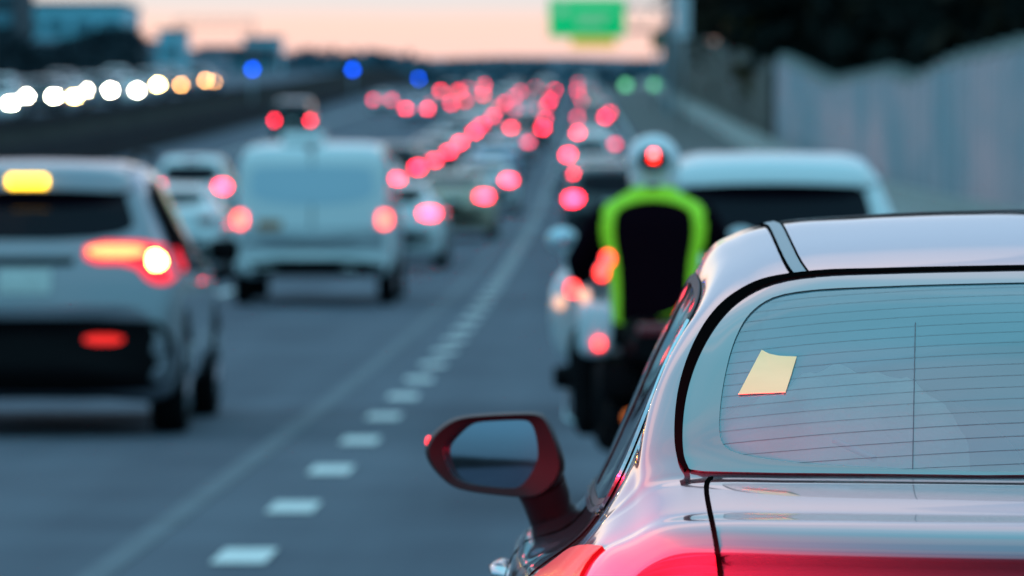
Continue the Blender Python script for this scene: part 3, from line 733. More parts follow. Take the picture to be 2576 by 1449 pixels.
# ------------------------------------------------------------------ traffic
A0, A1, A2, A3, A4 = .37, -3.3, -5.85, -10.6, -14.4
G = 'cars queueing up the hill'
OFF = LAMP_DIM
FA, FB = LAMP_FAR, LAMP_FAINT
T = [
 # lane right of the dotted line
 ('suv', 'black', A0 - .02, 107, 'black suv with lit brake lights just left of the motorcyclist', LAMP, LAMP),
 ('sedan', 'grey', A0 - .15, 160, 'grey sedan left of the helmet, with the widest red lights there', LAMP, LAMP),
 ('suv', 'white', A0 - .45, 192, 'white suv up the lane, right behind the grey sedan', LAMP, OFF),
 ('sedan', 'silver', A0 - .25, 255, 'silver sedan in the right lane, beside the edge line', LAMP, FB),
 ('suv', 'grey', A0 - .2, 300, 'grey suv following up the right lane ahead of the silver sedan', FB, FA),
 ('sedan', 'white', A0 + .1, 350, 'white sedan halfway up the hill in the right lane', FA, FA),
 ('sedan', 'black', A0 + .0, 430, 'black sedan on the hill in the right lane under the green sign', FB, OFF),
 ('suv', 'white', A0 + .1, 530, 'small white suv near the crest in the right lane', FB, OFF),
 # lane left of the dotted line
 ('sedan', 'white', A1 - .08, 93, 'white sedan half hidden by the right side of the white van', OFF, LAMP),
 ('sedan', 'beige', A1 + .35, 119, 'beige sedan past the van, showing its red lights', LAMP, LAMP),
 ('sedan', 'white', A1 + .45, 148, 'white sedan with bright right brake light next to the dotted line', OFF, LAMP),
 ('sedan', 'pale_blue', A1 - .1, 198, 'pale blue sedan without lit lights beside the dotted line', OFF, OFF),
 ('suv', 'black', A1 + .4, 262, 'black suv with two round brake lights left of the dotted line', LAMP, LAMP),
 ('sedan', 'silver', A1 + .35, 300, 'silver sedan ahead of the black suv left of the dotted line', FA, FA),
 ('sedan', 'white', A1 - .3, 342, 'white sedan up the hill left of the dotted line', FB, FB),
 ('suv', 'red', A1 + .2, 392, 'dark red suv on the hill left of the dotted line', OFF, FA),
 ('sedan', 'grey', A1, 440, 'grey sedan near the hilltop left of the dotted line', FA, FB),
 ('sedan', 'white', A1, 540, 'tiny white sedan on the crest left of the dotted line', FB, OFF),
 # third lane, keeping close to the line
 ('sedan', 'white', -6.45, 84, 'white sedan between the near left suv and the white van', OFF, OFF),
 ('sedan', 'silver', A2, 150, 'silver sedan past the van, at the low end of the red light chain', OFF, LAMP),
 ('suv', 'black', A2, 166, 'black suv in the chain of red lights, next after the silver sedan', OFF, LAMP),
 ('sedan', 'grey', A2, 186, 'grey sedan in the middle of the chain of red lights', OFF, LAMP),
 ('sedan', 'black', A2, 206, 'black sedan in the upper half of the chain of red lights', OFF, LAMP),
 ('suv', 'silver', A2, 252, 'silver suv near the top of the chain of red lights', LAMP, LAMP),
 ('sedan', 'white', A2, 312, 'white sedan at the top of the chain of red lights', OFF, FA),
 ('sedan', 'beige', A2 - .2, 352, 'beige sedan on the hill in the third lane', FA, FB),
 ('suv', 'white', A2, 418, 'white suv high on the hill in the third lane', OFF, FB),
 ('sedan', 'black', A2, 505, 'black sedan on the crest in the third lane', FB, OFF),
 ('sedan', 'white', A2 - .1, 229, 'white sedan between the black and the silver car of the light chain', OFF, LAMP),
 ('sedan', 'grey', A2 - .1, 280, 'grey sedan just short of the top of the light chain', OFF, FA),
 ('sedan', 'silver', A1 + .1, 230, 'silver sedan between the pale blue sedan and the black suv', FB, FB),
 ('sedan', 'white', A0 - .1, 225, 'white unlit sedan in the right lane above the motorcyclist', OFF, FB),
 ('sedan', 'black', A0 + .2, 390, 'black sedan two thirds up the hill in the right lane', FA, FB),
 ('suv', 'silver', A1 + .1, 490, 'silver suv close to the crest left of the dotted line', FA, FA),
 ('sedan', 'grey', A2 - .2, 384, 'grey sedan with two red lights right above the beige sedan', FA, FA),
 ('sedan', 'silver', A2 + .1, 462, 'silver sedan just below the crest in the third lane', FA, FA),
 ('sedan', 'black', A1 + .2, 366, 'black sedan between the white sedan and the dark red suv', FA, FA),
 ('sedan', 'white', A1 - .1, 416, 'white sedan right ahead of the dark red suv', FB, FA),
 ('suv', 'black', A1 + .3, 466, 'black suv below the crest left of the dotted line', FA, FA),
 ('sedan', 'red', A0 + .3, 326, 'dark red sedan between the grey suv and the white sedan in the right lane', OFF, FA),
 ('sedan', 'grey', A0 - .1, 480, 'grey sedan near the crest in the right lane', FA, FB),
 ('suv', 'silver', A3 + 1.2, 366, 'silver suv behind the beige sedan in the fourth lane', FB, FA),
 ('sedan', 'grey', A3 + 1.4, 490, 'grey sedan right at the hilltop in the fourth lane', FA, FA),
 # further left
 ('suv', 'white', -9.1, 128, 'white suv with high red lights between the left suv and the van roof', LAMP, LAMP),
 ('sedan', 'pale_blue', A3 + .3, 345, 'pale blue sedan with two close red lights in the fourth lane', LAMP, LAMP),
 ('sedan', 'beige', A3 + 1.6, 395, 'beige sedan on the hill in the fourth lane', FB, FA),
 ('suv', 'black', A3 - .2, 462, 'black suv with two merged red lights left of the hilltop', LAMP, LAMP),
 ('sedan', 'silver', A3 + 2.2, 440, 'silver sedan with deep red lights right of the black hilltop suv', OFF, LAMP),
 ('sedan', 'white', A3 + 1.0, 525, 'white sedan at the hilltop with a single red glow in the fourth lane', OFF, LAMP),
 ('sedan', 'white', A4, 405, 'white sedan with soft red lights alone in the far left lane', FA, FA),
]
for (kind, c, X, d, lb, l, r) in T: car(kind, c, X, d, lb, G, l, r, third=LAMP_DIM)
# tall dark truck alone in the far left lane, two red lamps
car('van', 'black', -14.9, 285, 'tall black van with two red lamps alone in the far left lane', G, LAMP, LAMP, third=LAMP_DIM)
# oncoming traffic behind the median bank: headlights
HW_, HY_, HA_ = LAMP_HEAD, LAMP_HEADW, LAMP_AMB
OP = [('a', 250, 'sedan', 'white', HW_, 'at the left picture edge'), ('a', 265, 'suv', 'black', HW_, 'second from the left edge'), ('a', 281, 'sedan', 'silver', HY_, 'third from the left edge'),
      ('a', 298, 'suv', 'grey', HW_, 'fourth from the left edge'), ('a', 315, 'sedan', 'white', HW_, 'fifth from the left edge'), ('a', 333, 'suv', 'silver', HY_, 'sixth, where the bright row ends'),
      ('a', 352, 'sedan', 'black', HA_, 'with amber lamps just past the bright row'), ('a', 372, 'suv', 'grey', HA_, 'with amber lamps, apart from the bright row'), ('a', 388, 'sedan', 'blue', HA_, 'with amber lamps, last on the right'),
      ('b', 283, 'suv', 'white', HY_, 'at the left picture edge'), ('b', 300, 'sedan', 'grey', HW_, 'second from the left edge'), ('b', 318, 'suv', 'black', HW_, 'third from the left edge'),
      ('b', 337, 'sedan', 'silver', HW_, 'fourth from the left edge'), ('b', 357, 'suv', 'white', HW_, 'fifth from the left edge'), ('b', 378, 'sedan', 'beige', HW_, 'sixth, brightest near the row end'),
      ('b', 400, 'suv', 'black', HY_, 'last of its lane')]
for (ln, d, kind, c, hm, lb) in OP:
    car(kind, c, -25.5 + .25 * math.sin(d) if ln == 'a' else -29.2 + .25 * math.sin(d), d, 'oncoming %s %s in the %s lane, %s' % (c, kind, 'nearer' if ln == 'a' else 'farther', lb), 'oncoming cars with headlights', OFF, OFF, LAMP_DIM, hm, -1, 1.645)

def spoiler_mb(hw, y0, z0):
    prof = [(0, -.075), (.015, -.02), (.10, .055), (.26, .085), (.42, .09), (.42, .02), (.12, -.07)]
    V, F = [], []; n = len(prof); T_ = np.linspace(-1, 1, 29)
    for t in T_:
        k = 1 - .75 * abs(t) ** 9
        for (a, b) in prof: V.append((hw * t, y0 + a * k + .10 * t * t + .2 * (1 - k), z0 + b * k - .028 * t ** 2 - .03 * t ** 8))
    for i in range(len(T_) - 1):
        for k in range(n): F.append((i * n + k, i * n + (k + 1) % n, (i + 1) * n + (k + 1) % n, (i + 1) * n + k))
    F += [tuple(range(n)), tuple((len(T_) - 1) * n + k for k in range(n))[::-1]]
    return MB().add(V, F)
# ------------------------------------------------------------------ near vehicles
# white van in the lane left of the dotted line
van = car('van', 'white', -3.57, 70.5, 'white delivery van seen from behind in the lane left of the dotted line', None, OFF, OFF, LAMP_DIM, skip=('lamps', 'plate', 'third'), sz=.97)
kv = kit('van'); dv = Drape(kv['v'], kv['f'], ray_rear)
VL = mat('van_lamp', (.5, .02, .02), .2, emit=(1, .075, .05), es=8)
for s in (-1, 1): MB().add(*dv.patch([(s * .83, 1.20), (s * .83, 1.02), (s * .965, 1.02), (s * .965, 1.20)], .012, 4, 32, 1, .03)).build('tail_light', VL, van)
MB().add(*dv.patch([(-.68, .98), (-.38, .98), (-.38, 1.10), (-.68, 1.10)], .012, 3, 24, 0, .02)).build('number_plate', mat('orange_plate', (.42, .17, .06), .5), van)
MB().add(*dv.patch([(-.07, 1.99), (.03, 1.99), (.03, 2.05), (-.07, 2.05)], .012, 3, 24, 0, .02)).build('brake_light', mat('dull_red_lens', (.16, .03, .04), .3), van)
sm = MB().add(*dv.ribbon([(0, .75), (0, 1.98)], .02, .004)); sm.build('door_gap', BLACKP, van)
MB().add(*dv.patch([(-.90, 1.0), (-.90, .72), (.90, .72), (.90, 1.0)], .010, 4, 44, 0, .02)).build('rear_step_panel', PAINT['silver'], van)
MB().box((.07, .06, 1.12), (.06, .05, .16), .02, 1).build('door_handle', BLACKP, van)
MB().box((-.15, 1.0, 2.16), (.55, .8, .16), .06, 3).build('roof_vent', PAINT['white'], van)
for o in [c for c in van.children if c.name.startswith('rear_window')]:
    o.material_slots[0].link = 'OBJECT'; o.material_slots[0].material = mat('van_window', (.52, .66, .74), .3, coat=.3)
for o in [c for c in van.children if c.name.startswith('lower_bumper')]: pass

# silver suv at the left edge
SUVP = mat('silver_grey_paint', (.30, .29, .32), .3, metal=.4, coat=1)
suv = car('suv', 'silver', -3.53, 34.6, 'silver suv at the left edge with glowing brake lights and lit turn signal', None, OFF, OFF, LAMP_DIM, skip=('lamps', 'third', 'plate', 'rear_window'))
for c in suv.children:
    if c.name.startswith('body'): c.material_slots[0].material = SUVP
ks = kit('suv'); dsv = Drape(ks['v'], ks['f'], ray_rear)
BR_BAR = mat('brake_bar', (.6, .05, .02), .2, emit=(1, .22, .07), es=4.2)
BR_HOT = mat('hot_bulb', (1, .9, .6), .2, emit=(1, .62, .13), es=42)
BR_TOP = mat('high_brake_led', (.9, .5, .05), .2, emit=(1, .56, .02), es=7)
BR_RED = mat('red_lens_lit', (.5, .01, .02), .15, emit=(1, .01, .03), es=1.2)
MB().add(*dsv.patch([(-.67, 1.215), (.67, 1.215), (.62, 1.42), (.56, 1.545), (-.56, 1.545), (-.62, 1.42)], .006)).build('rear_window', GLASS_D, suv)
for s in (-1, 1):
    l_ = MB().add(*dsv.patch([(s * .36, 1.200), (s * .36, 1.070), (s * .66, 1.070), (s * .76, 0.945), (s * .90, 0.945), (s * .915, 1.105), (s * .80, 1.200)], .010, 5, 48, 1, .03)).build('tail_light', BR_RED, suv)
    MB().add(*dsv.patch([(s * .38, 1.170), (s * .38, 1.105), (s * .72, 1.105), (s * .72, 1.170)], .022, 3, 30, 1, .01)).build('light_bar', BR_BAR, l_)
    MB().add(*dsv.patch([(s * .755, 1.145), (s * .75, 1.040), (s * .83, 1.040), (s * .84, 1.085)], .022, 3, 30, 1, .01)).build('bulb', BR_HOT, l_)
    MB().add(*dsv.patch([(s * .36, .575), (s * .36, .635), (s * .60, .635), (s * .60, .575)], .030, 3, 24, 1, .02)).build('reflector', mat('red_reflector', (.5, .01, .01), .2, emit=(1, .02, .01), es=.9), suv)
MB().add(*dsv.patch([(-.78, .735), (.78, .735), (.87, .66), (.90, .55), (.90, .36), (.7, .29), (-.7, .29), (-.90, .36), (-.90, .55), (-.87, .66)], .016, 6, 80, 1, .02)).build('rear_diffuser', BLACKP, suv)
MB().add(*dsv.patch([(-.16, .885), (.16, .885), (.16, 1.03), (-.16, 1.03)], .014, 3, 24, 0, .02)).build('number_plate', PLATE, suv)
MB().add(*dsv.patch([(-.30, 1.06), (.30, 1.06), (.30, 1.10), (-.30, 1.10)], .016, 3, 24, 0, .02)).build('plate_trim', BLACKP, suv)
dt = Drape(ks['v'], ks['f'], ray_rear)
spoiler_mb(.66, .22, 1.60).build('roof_spoiler', SUVP, suv, angle=60)
MB().box((0, .215, 1.575), (.24, .03, .070), .014, 2).build('brake_light', BR_TOP, suv)
for s in (-1, 1): MB().tube([(s * .60, .8, 1.70), (s * .61, 1.0, 1.745), (s * .60, 2.4, 1.745), (s * .59, 2.6, 1.70)], .018, 8).build('roof_rail', BLACKP, suv)

# white suv ahead of the near car
rsv = car('suv', 'white', 1.09, 35.8, 'white suv with wide dark rear window ahead of the near silver sedan', None, LAMP_DIM, LAMP_DIM, LAMP_DIM, sz=1.035)
spoiler_mb(.69, .22, 1.585).build('roof_spoiler', PAINT['white'], rsv, angle=60)
dr2 = Drape(ks['v'], ks['f'], ray_rear)

# ------------------------------------------------------------------ motorcycle and rider
MY = 26.3
bike = empty('motorcycle', (.24, MY, zr(MY))); tag(bike, 'white touring motorcycle with panniers beside the near silver sedan', 'motorcycle')
WPT = mat('motorcycle_white', (.74, .78, .80), .3, coat=1)
RED_S = mat('small_red_lamp', (.6, .01, .01), .2, emit=(1, .035, .03), es=7)
PEACH = mat('peach_lamp', (.8, .4, .3), .3, emit=(1, .5, .32), es=1.2)
def wheel_moto(y, r, wd):
    t = MB(); n = 40; m = 12; V, F = [], []
    for i in range(n):
        a = 2 * math.pi * i / n
        for k in range(m):
            q = 2 * math.pi * k / m; rr = r - wd * .42 + wd * .42 * math.cos(q)
            V.append((wd * .5 * math.sin(q), y + rr * math.cos(a), r + rr * math.sin(a)))
    for i in range(n):
        for k in range(m): F.append((i * m + k, i * m + (k + 1) % m, ((i + 1) % n) * m + (k + 1) % m, ((i + 1) % n) * m + k))
    t.add(V, F)
    h = MB().lathe([(.001, -.03), (.05, -.04), (.05, .04), (.001, .03)], (0, y, r))
    h.lathe([(r - wd * .85, -.05), (r - wd * .7, -.05), (r - wd * .7, .05), (r - wd * .85, .05), (r - wd * .85, -.05)], (0, y, r))
    for k in range(6):
        a = math.pi * k / 3
        h.tube([(0, y, r), (0, y + (r - wd * .8) * math.cos(a), r + (r - wd * .8) * math.sin(a))], .014, 6)
    return t, h
for y, wd in ((.32, .18), (1.85, .13)):
    t, h = wheel_moto(y, .32, wd); o = t.build('wheel', RUBBER, bike); h.build('rim', RIM, o)
# fairing: lofted shell in front of the rider's legs
def lofty(secs, m=26):
    """closed tube through elliptical sections along y: (y, cx, cz, hx, hz, power)"""
    Q = crom(np.array([s[:5] for s in secs], float), 5); pw = secs[0][5]; V, F = [], []
    for (y, cx, cz, hx, hz) in Q:
        for k in range(m):
            a = 2 * math.pi * k / m; c, s = math.cos(a), math.sin(a)
            V.append((cx + hx * math.copysign(abs(c) ** pw, c), y, cz + hz * math.copysign(abs(s) ** pw, s)))
    n = len(Q)
    for i in range(n - 1):
        for k in range(m): F.append((i * m + k, i * m + (k + 1) % m, (i + 1) * m + (k + 1) % m, (i + 1) * m + k))
    F += [tuple(range(m))[::-1], tuple((n - 1) * m + k for k in range(m))]
    return V, F
MB().add(*lofty([(1.30, 0, .90, .47, .28, .7), (1.42, 0, .90, .50, .32, .7), (1.62, 0, .90, .46, .32, .7), (1.85, 0, .88, .32, .26, .7), (2.05, 0, .85, .14, .14, .7)])).build('fairing', WPT, bike)
MB().add(*lofty([(.95, 0, .80, .13, .14, .8), (1.15, 0, .86, .17, .18, .8), (1.4, 0, .88, .16, .18, .8)])).build('fuel_tank', WPT, bike)
MB().add(*lofty([(.20, 0, .84, .12, .07, .8), (.5, 0, .82, .17, .08, .8), (.8, 0, .79, .16, .08, .8), (1.0, 0, .80, .12, .07, .8)])).build('seat', BLACKP, bike)
MB().add(*lofty([(.02, 0, .78, .09, .06, .8), (.2, 0, .76, .14, .10, .8), (.6, 0, .66, .15, .14, .8), (1.1, 0, .55, .16, .22, .8), (1.5, 0, .50, .14, .2, .8)])).build('chassis', BLACKP, bike)
for s in (-1, 1):
    p = MB().box((s * .275, .38, .86), (.165, .44, .27), .06, 4).build('pannier', WPT, bike)
    MB().box((s * .255, .15, .79), (.045, .03, .05), .016, 2).build('lens', RED_S, p)
    a = MB().tube([(s * .40, 1.42, 1.06), (s * .42, 1.36, 1.19), (s * .43, 1.34, 1.25)], .014, 8)
    a.ell((s * .435, 1.34, 1.27), (.075, .035, .06)).build('side_mirror', WPT, bike)
    MB().ell((s * .435, 1.312, 1.272), (.058, .012, .045)).build('mirror_face', mat('mirror_face', (.75, .9, .98), .15, metal=.7), bike) if s < 0 else None
    MB().lathe([(.001, -.12), (.05, -.115), (.06, -.06), (.06, .12), (.001, .12)], (s * .36, 1.28, .60)).build('cylinder_head', BLACKP, bike)
    MB().tube([(s * .22, 1.42, .62), (s * .40, 1.36, .62), (s * .42, 1.30, .40), (s * .24, 1.25, .30)], .016, 8).build('crash_bar', CHROME, bike)
    MB().tube([(s * .20, .25, .36), (s * .21, .8, .34), (s * .15, 1.1, .36)], [.055, .05, .03], 12).build('exhaust_pipe', BLACKP, bike)
    MB().tube([(s * .14, 1.0, .42), (s * .28, 1.0, .40)], .014, 8).build('foot_peg', BLACKP, bike)
MB().tube([(-.36, 1.20, 1.075), (-.25, 1.26, 1.09), (-.08, 1.34, 1.06), (.08, 1.34, 1.06), (.25, 1.26, 1.09), (.36, 1.20, 1.075)], .015, 8).build('handlebar', BLACKP, bike)
ws = MB(); V, F = [], []
for j in range(7):
    t = j / 6
    for i in range(11):
        q = (i - 5) / 5; V.append((q * (.24 - .06 * t), 1.62 - .28 * t + .10 * (1 - q * q), 1.12 + .30 * t))
for j in range(6):
    for i in range(10): F.append((j * 11 + i, j * 11 + i + 1, (j + 1) * 11 + i + 1, (j + 1) * 11 + i))
o = ws.add(V, F).build('windscreen', mat('tinted_screen', (.10, .12, .14), .08), bike)
sd = o.modifiers.new('solid', 'SOLIDIFY'); sd.thickness = .004
MB().box((0, 1.08, .48), (.56, .60, .46), .08, 3).build('engine', BLACKP, bike)
MB().box((-.17, .62, .40), (.10, .62, .22), .03, 2).build('swingarm', BLACKP, bike)
MB().box((-.16, .50, .62), (.20, .55, .20), .05, 2).build('pannier_rail', BLACKP, bike)
MB().box((0, .03, .86), (.16, .05, .06), .02, 2).build('tail_light', LAMP_DIM, bike)
# lamp stalk at the rider's left hip with two red emergency lamps, and the pannier's red corner lamp
MB().tube([(-.26, .20, .98), (-.24, .14, 1.10), (-.215, .12, 1.21)], .012, 8).build('lamp_stalk', BLACKP, bike)
for (u, v) in ((1529, 652), (1514, 686), (1440, 728)):
    p = px(u, v, MY + .12); MB().ell((p.x - .24, .12 if v < 700 else .20, p.z), (.030, .02, .036)).build('red_lamp', RED_S, bike)
    if v > 700: MB().tube([(p.x - .24, .22, p.z), (p.x - .2, .3, p.z - .05)], .012, 6).build('lamp_bracket', BLACKP, bike)
for (u, v) in ((1470, 746), (1404, 772)):
    p = px(u, v, MY + .2); MB().ell((p.x - .24, .20 if u > 1450 else 1.29, p.z), (.028, .018, .034)).build('marker_lamp', PEACH, bike)
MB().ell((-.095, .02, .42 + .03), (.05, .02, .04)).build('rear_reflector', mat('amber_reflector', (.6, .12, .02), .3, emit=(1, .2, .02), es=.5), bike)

# the rider: one continuous skinned body, clothes and helmet as children
SKIN = mat('skin', (.45, .28, .20), .5)
JACKET = mat('black_jacket', (.006, .002, .005), .95, spec=.02, bump=.3, bscale=25)
TROUS = mat('black_trousers', (.006, .005, .006), .9, spec=.08)
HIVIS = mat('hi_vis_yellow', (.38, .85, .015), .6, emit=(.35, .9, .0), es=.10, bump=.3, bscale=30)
rider = empty('person', (.245, MY + .72, zr(MY) + .86))
tag(rider, 'motorcyclist in black jacket with lime green yoke and white helmet, seated on the motorcycle', 'person')
def rel(p): return (p[0], p[1] - .72, p[2] - .86)
J = {'pel': ((0, .74, .90), (.16, .13)), 'sp': ((0, .78, 1.08), (.15, .115)), 'ch': ((0, .83, 1.27), (.17, .125)), 'nb': ((0, .86, 1.42), (.09, .08)), 'nk': ((0, .87, 1.50), (.058, .062)),
     'hd': ((0, .90, 1.60), (.075, .09)), 'cr': ((0, .90, 1.69), (.06, .07))}
E = [('pel', 'sp'), ('sp', 'ch'), ('ch', 'nb'), ('nb', 'nk'), ('nk', 'hd'), ('hd', 'cr')]
for s, t in ((-1, 'l'), (1, 'r')):
    J.update({'sh' + t: ((s * .19, .85, 1.385), (.075, .075)), 'el' + t: ((s * .345, .98, 1.15), (.056, .056)), 'wr' + t: ((s * .33, 1.16, 1.09), (.036, .036)), 'pa' + t: ((s * .325, 1.215, 1.095), (.040, .024)),
              'hp' + t: ((s * .115, .78, .87), (.105, .11)), 'kn' + t: ((s * .33, 1.18, .80), (.085, .09)), 'cf' + t: ((s * .335, 1.06, .60), (.078, .08)), 'an' + t: ((s * .315, .96, .40), (.058, .062)), 'he' + t: ((s * .315, .90, .355), (.05, .05)), 'to' + t: ((s * .33, 1.14, .345), (.052, .038))})
    E += [('ch', 'sh' + t), ('sh' + t, 'el' + t), ('el' + t, 'wr' + t), ('wr' + t, 'pa' + t), ('pel', 'hp' + t), ('hp' + t, 'kn' + t), ('kn' + t, 'cf' + t), ('cf' + t, 'an' + t), ('an' + t, 'he' + t), ('an' + t, 'to' + t)]
    for k, (fx, ln, rd) in enumerate([(-.032, .034, .0100), (-.011, .040, .0102), (.010, .037, .0098), (.029, .029, .0088)]):
        b = (s * (.325) - s * fx, 1.222, 1.103)
        q = [b, (b[0], b[1] + ln * .8, b[2] + .004), (b[0], b[1] + ln * 1.15, b[2] - .022), (b[0], b[1] + ln * .75, b[2] - .040)]
        pr = 'pa' + t
        for i, z in enumerate(q):
            nm = 'f%s%d%d' % (t, k, i); J[nm] = (z, (rd, rd)); E.append((pr, nm)); pr = nm
    q = [(s * .285, 1.20, 1.085), (s * .272, 1.225, 1.068), (s * .285, 1.245, 1.052)]; pr = 'pa' + t
    for i, z in enumerate(q):
        nm = 'th%s%d' % (t, i); J[nm] = (z, (.0105, .0105)); E.append((pr, nm)); pr = nm
me = bpy.data.meshes.new('body'); ks_ = list(J)
me.from_pydata([rel(J[k][0]) for k in ks_], [(ks_.index(a), ks_.index(b)) for a, b in E], [])
bd = bpy.data.objects.new('body', me); COL.objects.link(bd); bd.parent = rider
bd.modifiers.new('skin', 'SKIN')
sv = me.skin_vertices[0].data
for i, k in enumerate(ks_): sv[i].radius = J[k][1]; sv[i].use_root = (k == 'pel')
ss = bd.modifiers.new('sub', 'SUBSURF'); ss.levels = 2; ss.render_levels = 2
me.materials.append(TROUS)
def vloft(secs, m=36, pw=.85):
    Q = crom(np.array(secs, float), 5); V, F = [], []
    for (z, hx, hy, cy_) in Q:
        for k in range(m):
            a = 2 * math.pi * k / m; c, s = math.cos(a), math.sin(a)
            V.append(rel((hx * math.copysign(abs(c) ** pw, c), cy_ + hy * math.copysign(abs(s) ** pw, s), z)))
    n = len(Q)
    for i in range(n - 1):
        for k in range(m): F.append((i * m + k, i * m + (k + 1) % m, (i + 1) * m + (k + 1) % m, (i + 1) * m + k))
    F += [tuple(range(m))[::-1], tuple((n - 1) * m + k for k in range(m))]
    return V, F
jv, jf = vloft([(.80, .185, .14, .74), (.88, .195, .15, .75), (1.0, .195, .15, .77), (1.15, .215, .155, .80), (1.28, .245, .16, .83), (1.37, .262, .15, .85), (1.43, .235, .125, .865), (1.48, .15, .10, .87), (1.53, .085, .085, .875)])
jk = MB().add(jv, jf).build('jacket', JACKET, rider)
for s in (-1, 1):
    MB().tube([rel(p) for p in ((s * .20, .85, 1.385), (s * .275, .90, 1.29), (s * .35, .975, 1.155), (s * .345, 1.06, 1.12), (s * .335, 1.14, 1.095))], [.095, .085, .075, .065, .05], 16).build('sleeve', JACKET, rider)
dj = Drape(jv, jf, lambda p: ((p[0], -3, p[1]), (0, 1, 0))); dj.mid = Vector((0, .1, .4))
def jp(u, v): return ((u - 1641) / 530, CAMZ - (v - VPY) / 530 - .86)
oL = [jp(*p) for p in [(1641, 452), (1600, 462), (1560, 485), (1524, 515), (1508, 545), (1507, 600), (1522, 660), (1530, 720), (1534, 780), (1540, 828)]]
iL = [jp(*p) for p in [(1641, 506), (1610, 508), (1578, 516), (1549, 530), (1541, 560), (1543, 610), (1553, 660), (1557, 720), (1557, 780), (1556, 828)]]
mir = lambda L_: [(-x, z) for x, z in L_[::-1]]
MB().add(*dj.ring(oL + mir(oL)[1:], iL + mir(iL)[1:], .008, 120, 2, False, 4, .01)).build('hi_vis_yoke', HIVIS, rider)
hel = MB().ell(rel((0, .90, 1.648)), (.130, .158, .128), 28, 18).build('helmet', WPT, rider)
hb = MB().add(*lofty([(.80 - .72, 0, 1.565 - .86, .10, .05, .8), (.86 - .72, 0, 1.56 - .86, .115, .07, .8), (1.0 - .72, 0, 1.56 - .86, .11, .07, .8)]))
hb.build('neck_guard', WPT, hel)
MB().ell(rel((0, .775, 1.652)), (.075, .040, .062)).build('rear_vent', BLACKP, hel)
hl = MB().box(rel((0, .742, 1.682)), (.034, .02, .026), .008, 2).build('red_light', mat('helmet_led', (.6, .02, .02), .2, emit=(1, .09, .10), es=16), hel)
MB().box(rel((0, .738, 1.655)), (.038, .02, .018), .006, 2).build('lower_red_light', mat('helmet_led_low', (.6, .02, .02), .2, emit=(1, .02, .012), es=10), hel)
MB().add(*lofty([(1.02 - .72, 0, 1.645 - .86, .10, .05, .8), (1.055 - .72, 0, 1.645 - .86, .08, .045, .8), (1.07 - .72, 0, 1.64 - .86, .02, .02, .8)])).build('visor', GLASS_D, hel)

# ------------------------------------------------------------------ the near silver sedan
NX, NY = .757, 6.0
near = empty('sedan_car', (NX, NY, 0)); tag(near, 'near pearl silver sedan at the right, sharp, glowing red at its tail lights', 'car')
LOW = [(.86, .78), (.85, .40), (.60, .26), (0, .26)]
def st(y, top, bw=.10): # 9 upper points + lower flank
    w9 = top[-1][0]
    low = [(w9 + .022, .76), (w9 + .012, .40), (.60, .26), (0, .26)]
    return [(x, y + bw * (x / .70) ** 2, z) for x, z in top + low]
def face(y, zc, bw, wd=1.0, low=.30):
    t = [(0, zc), (.2, zc), (.4, zc), (.52, zc), (.60, zc), (.66, zc - .003), (.71, zc - .012), (.745, zc - .035), (.785, zc - .09)]
    t = [(x * wd, z) for x, z in t]
    l = [(.82 * wd, (zc - .09 + low) * .5), (.80 * wd, low + .05), (.58, low), (0, low)]
    return [(x, y + bw * (x / .70) ** 2, z) for x, z in t + l]
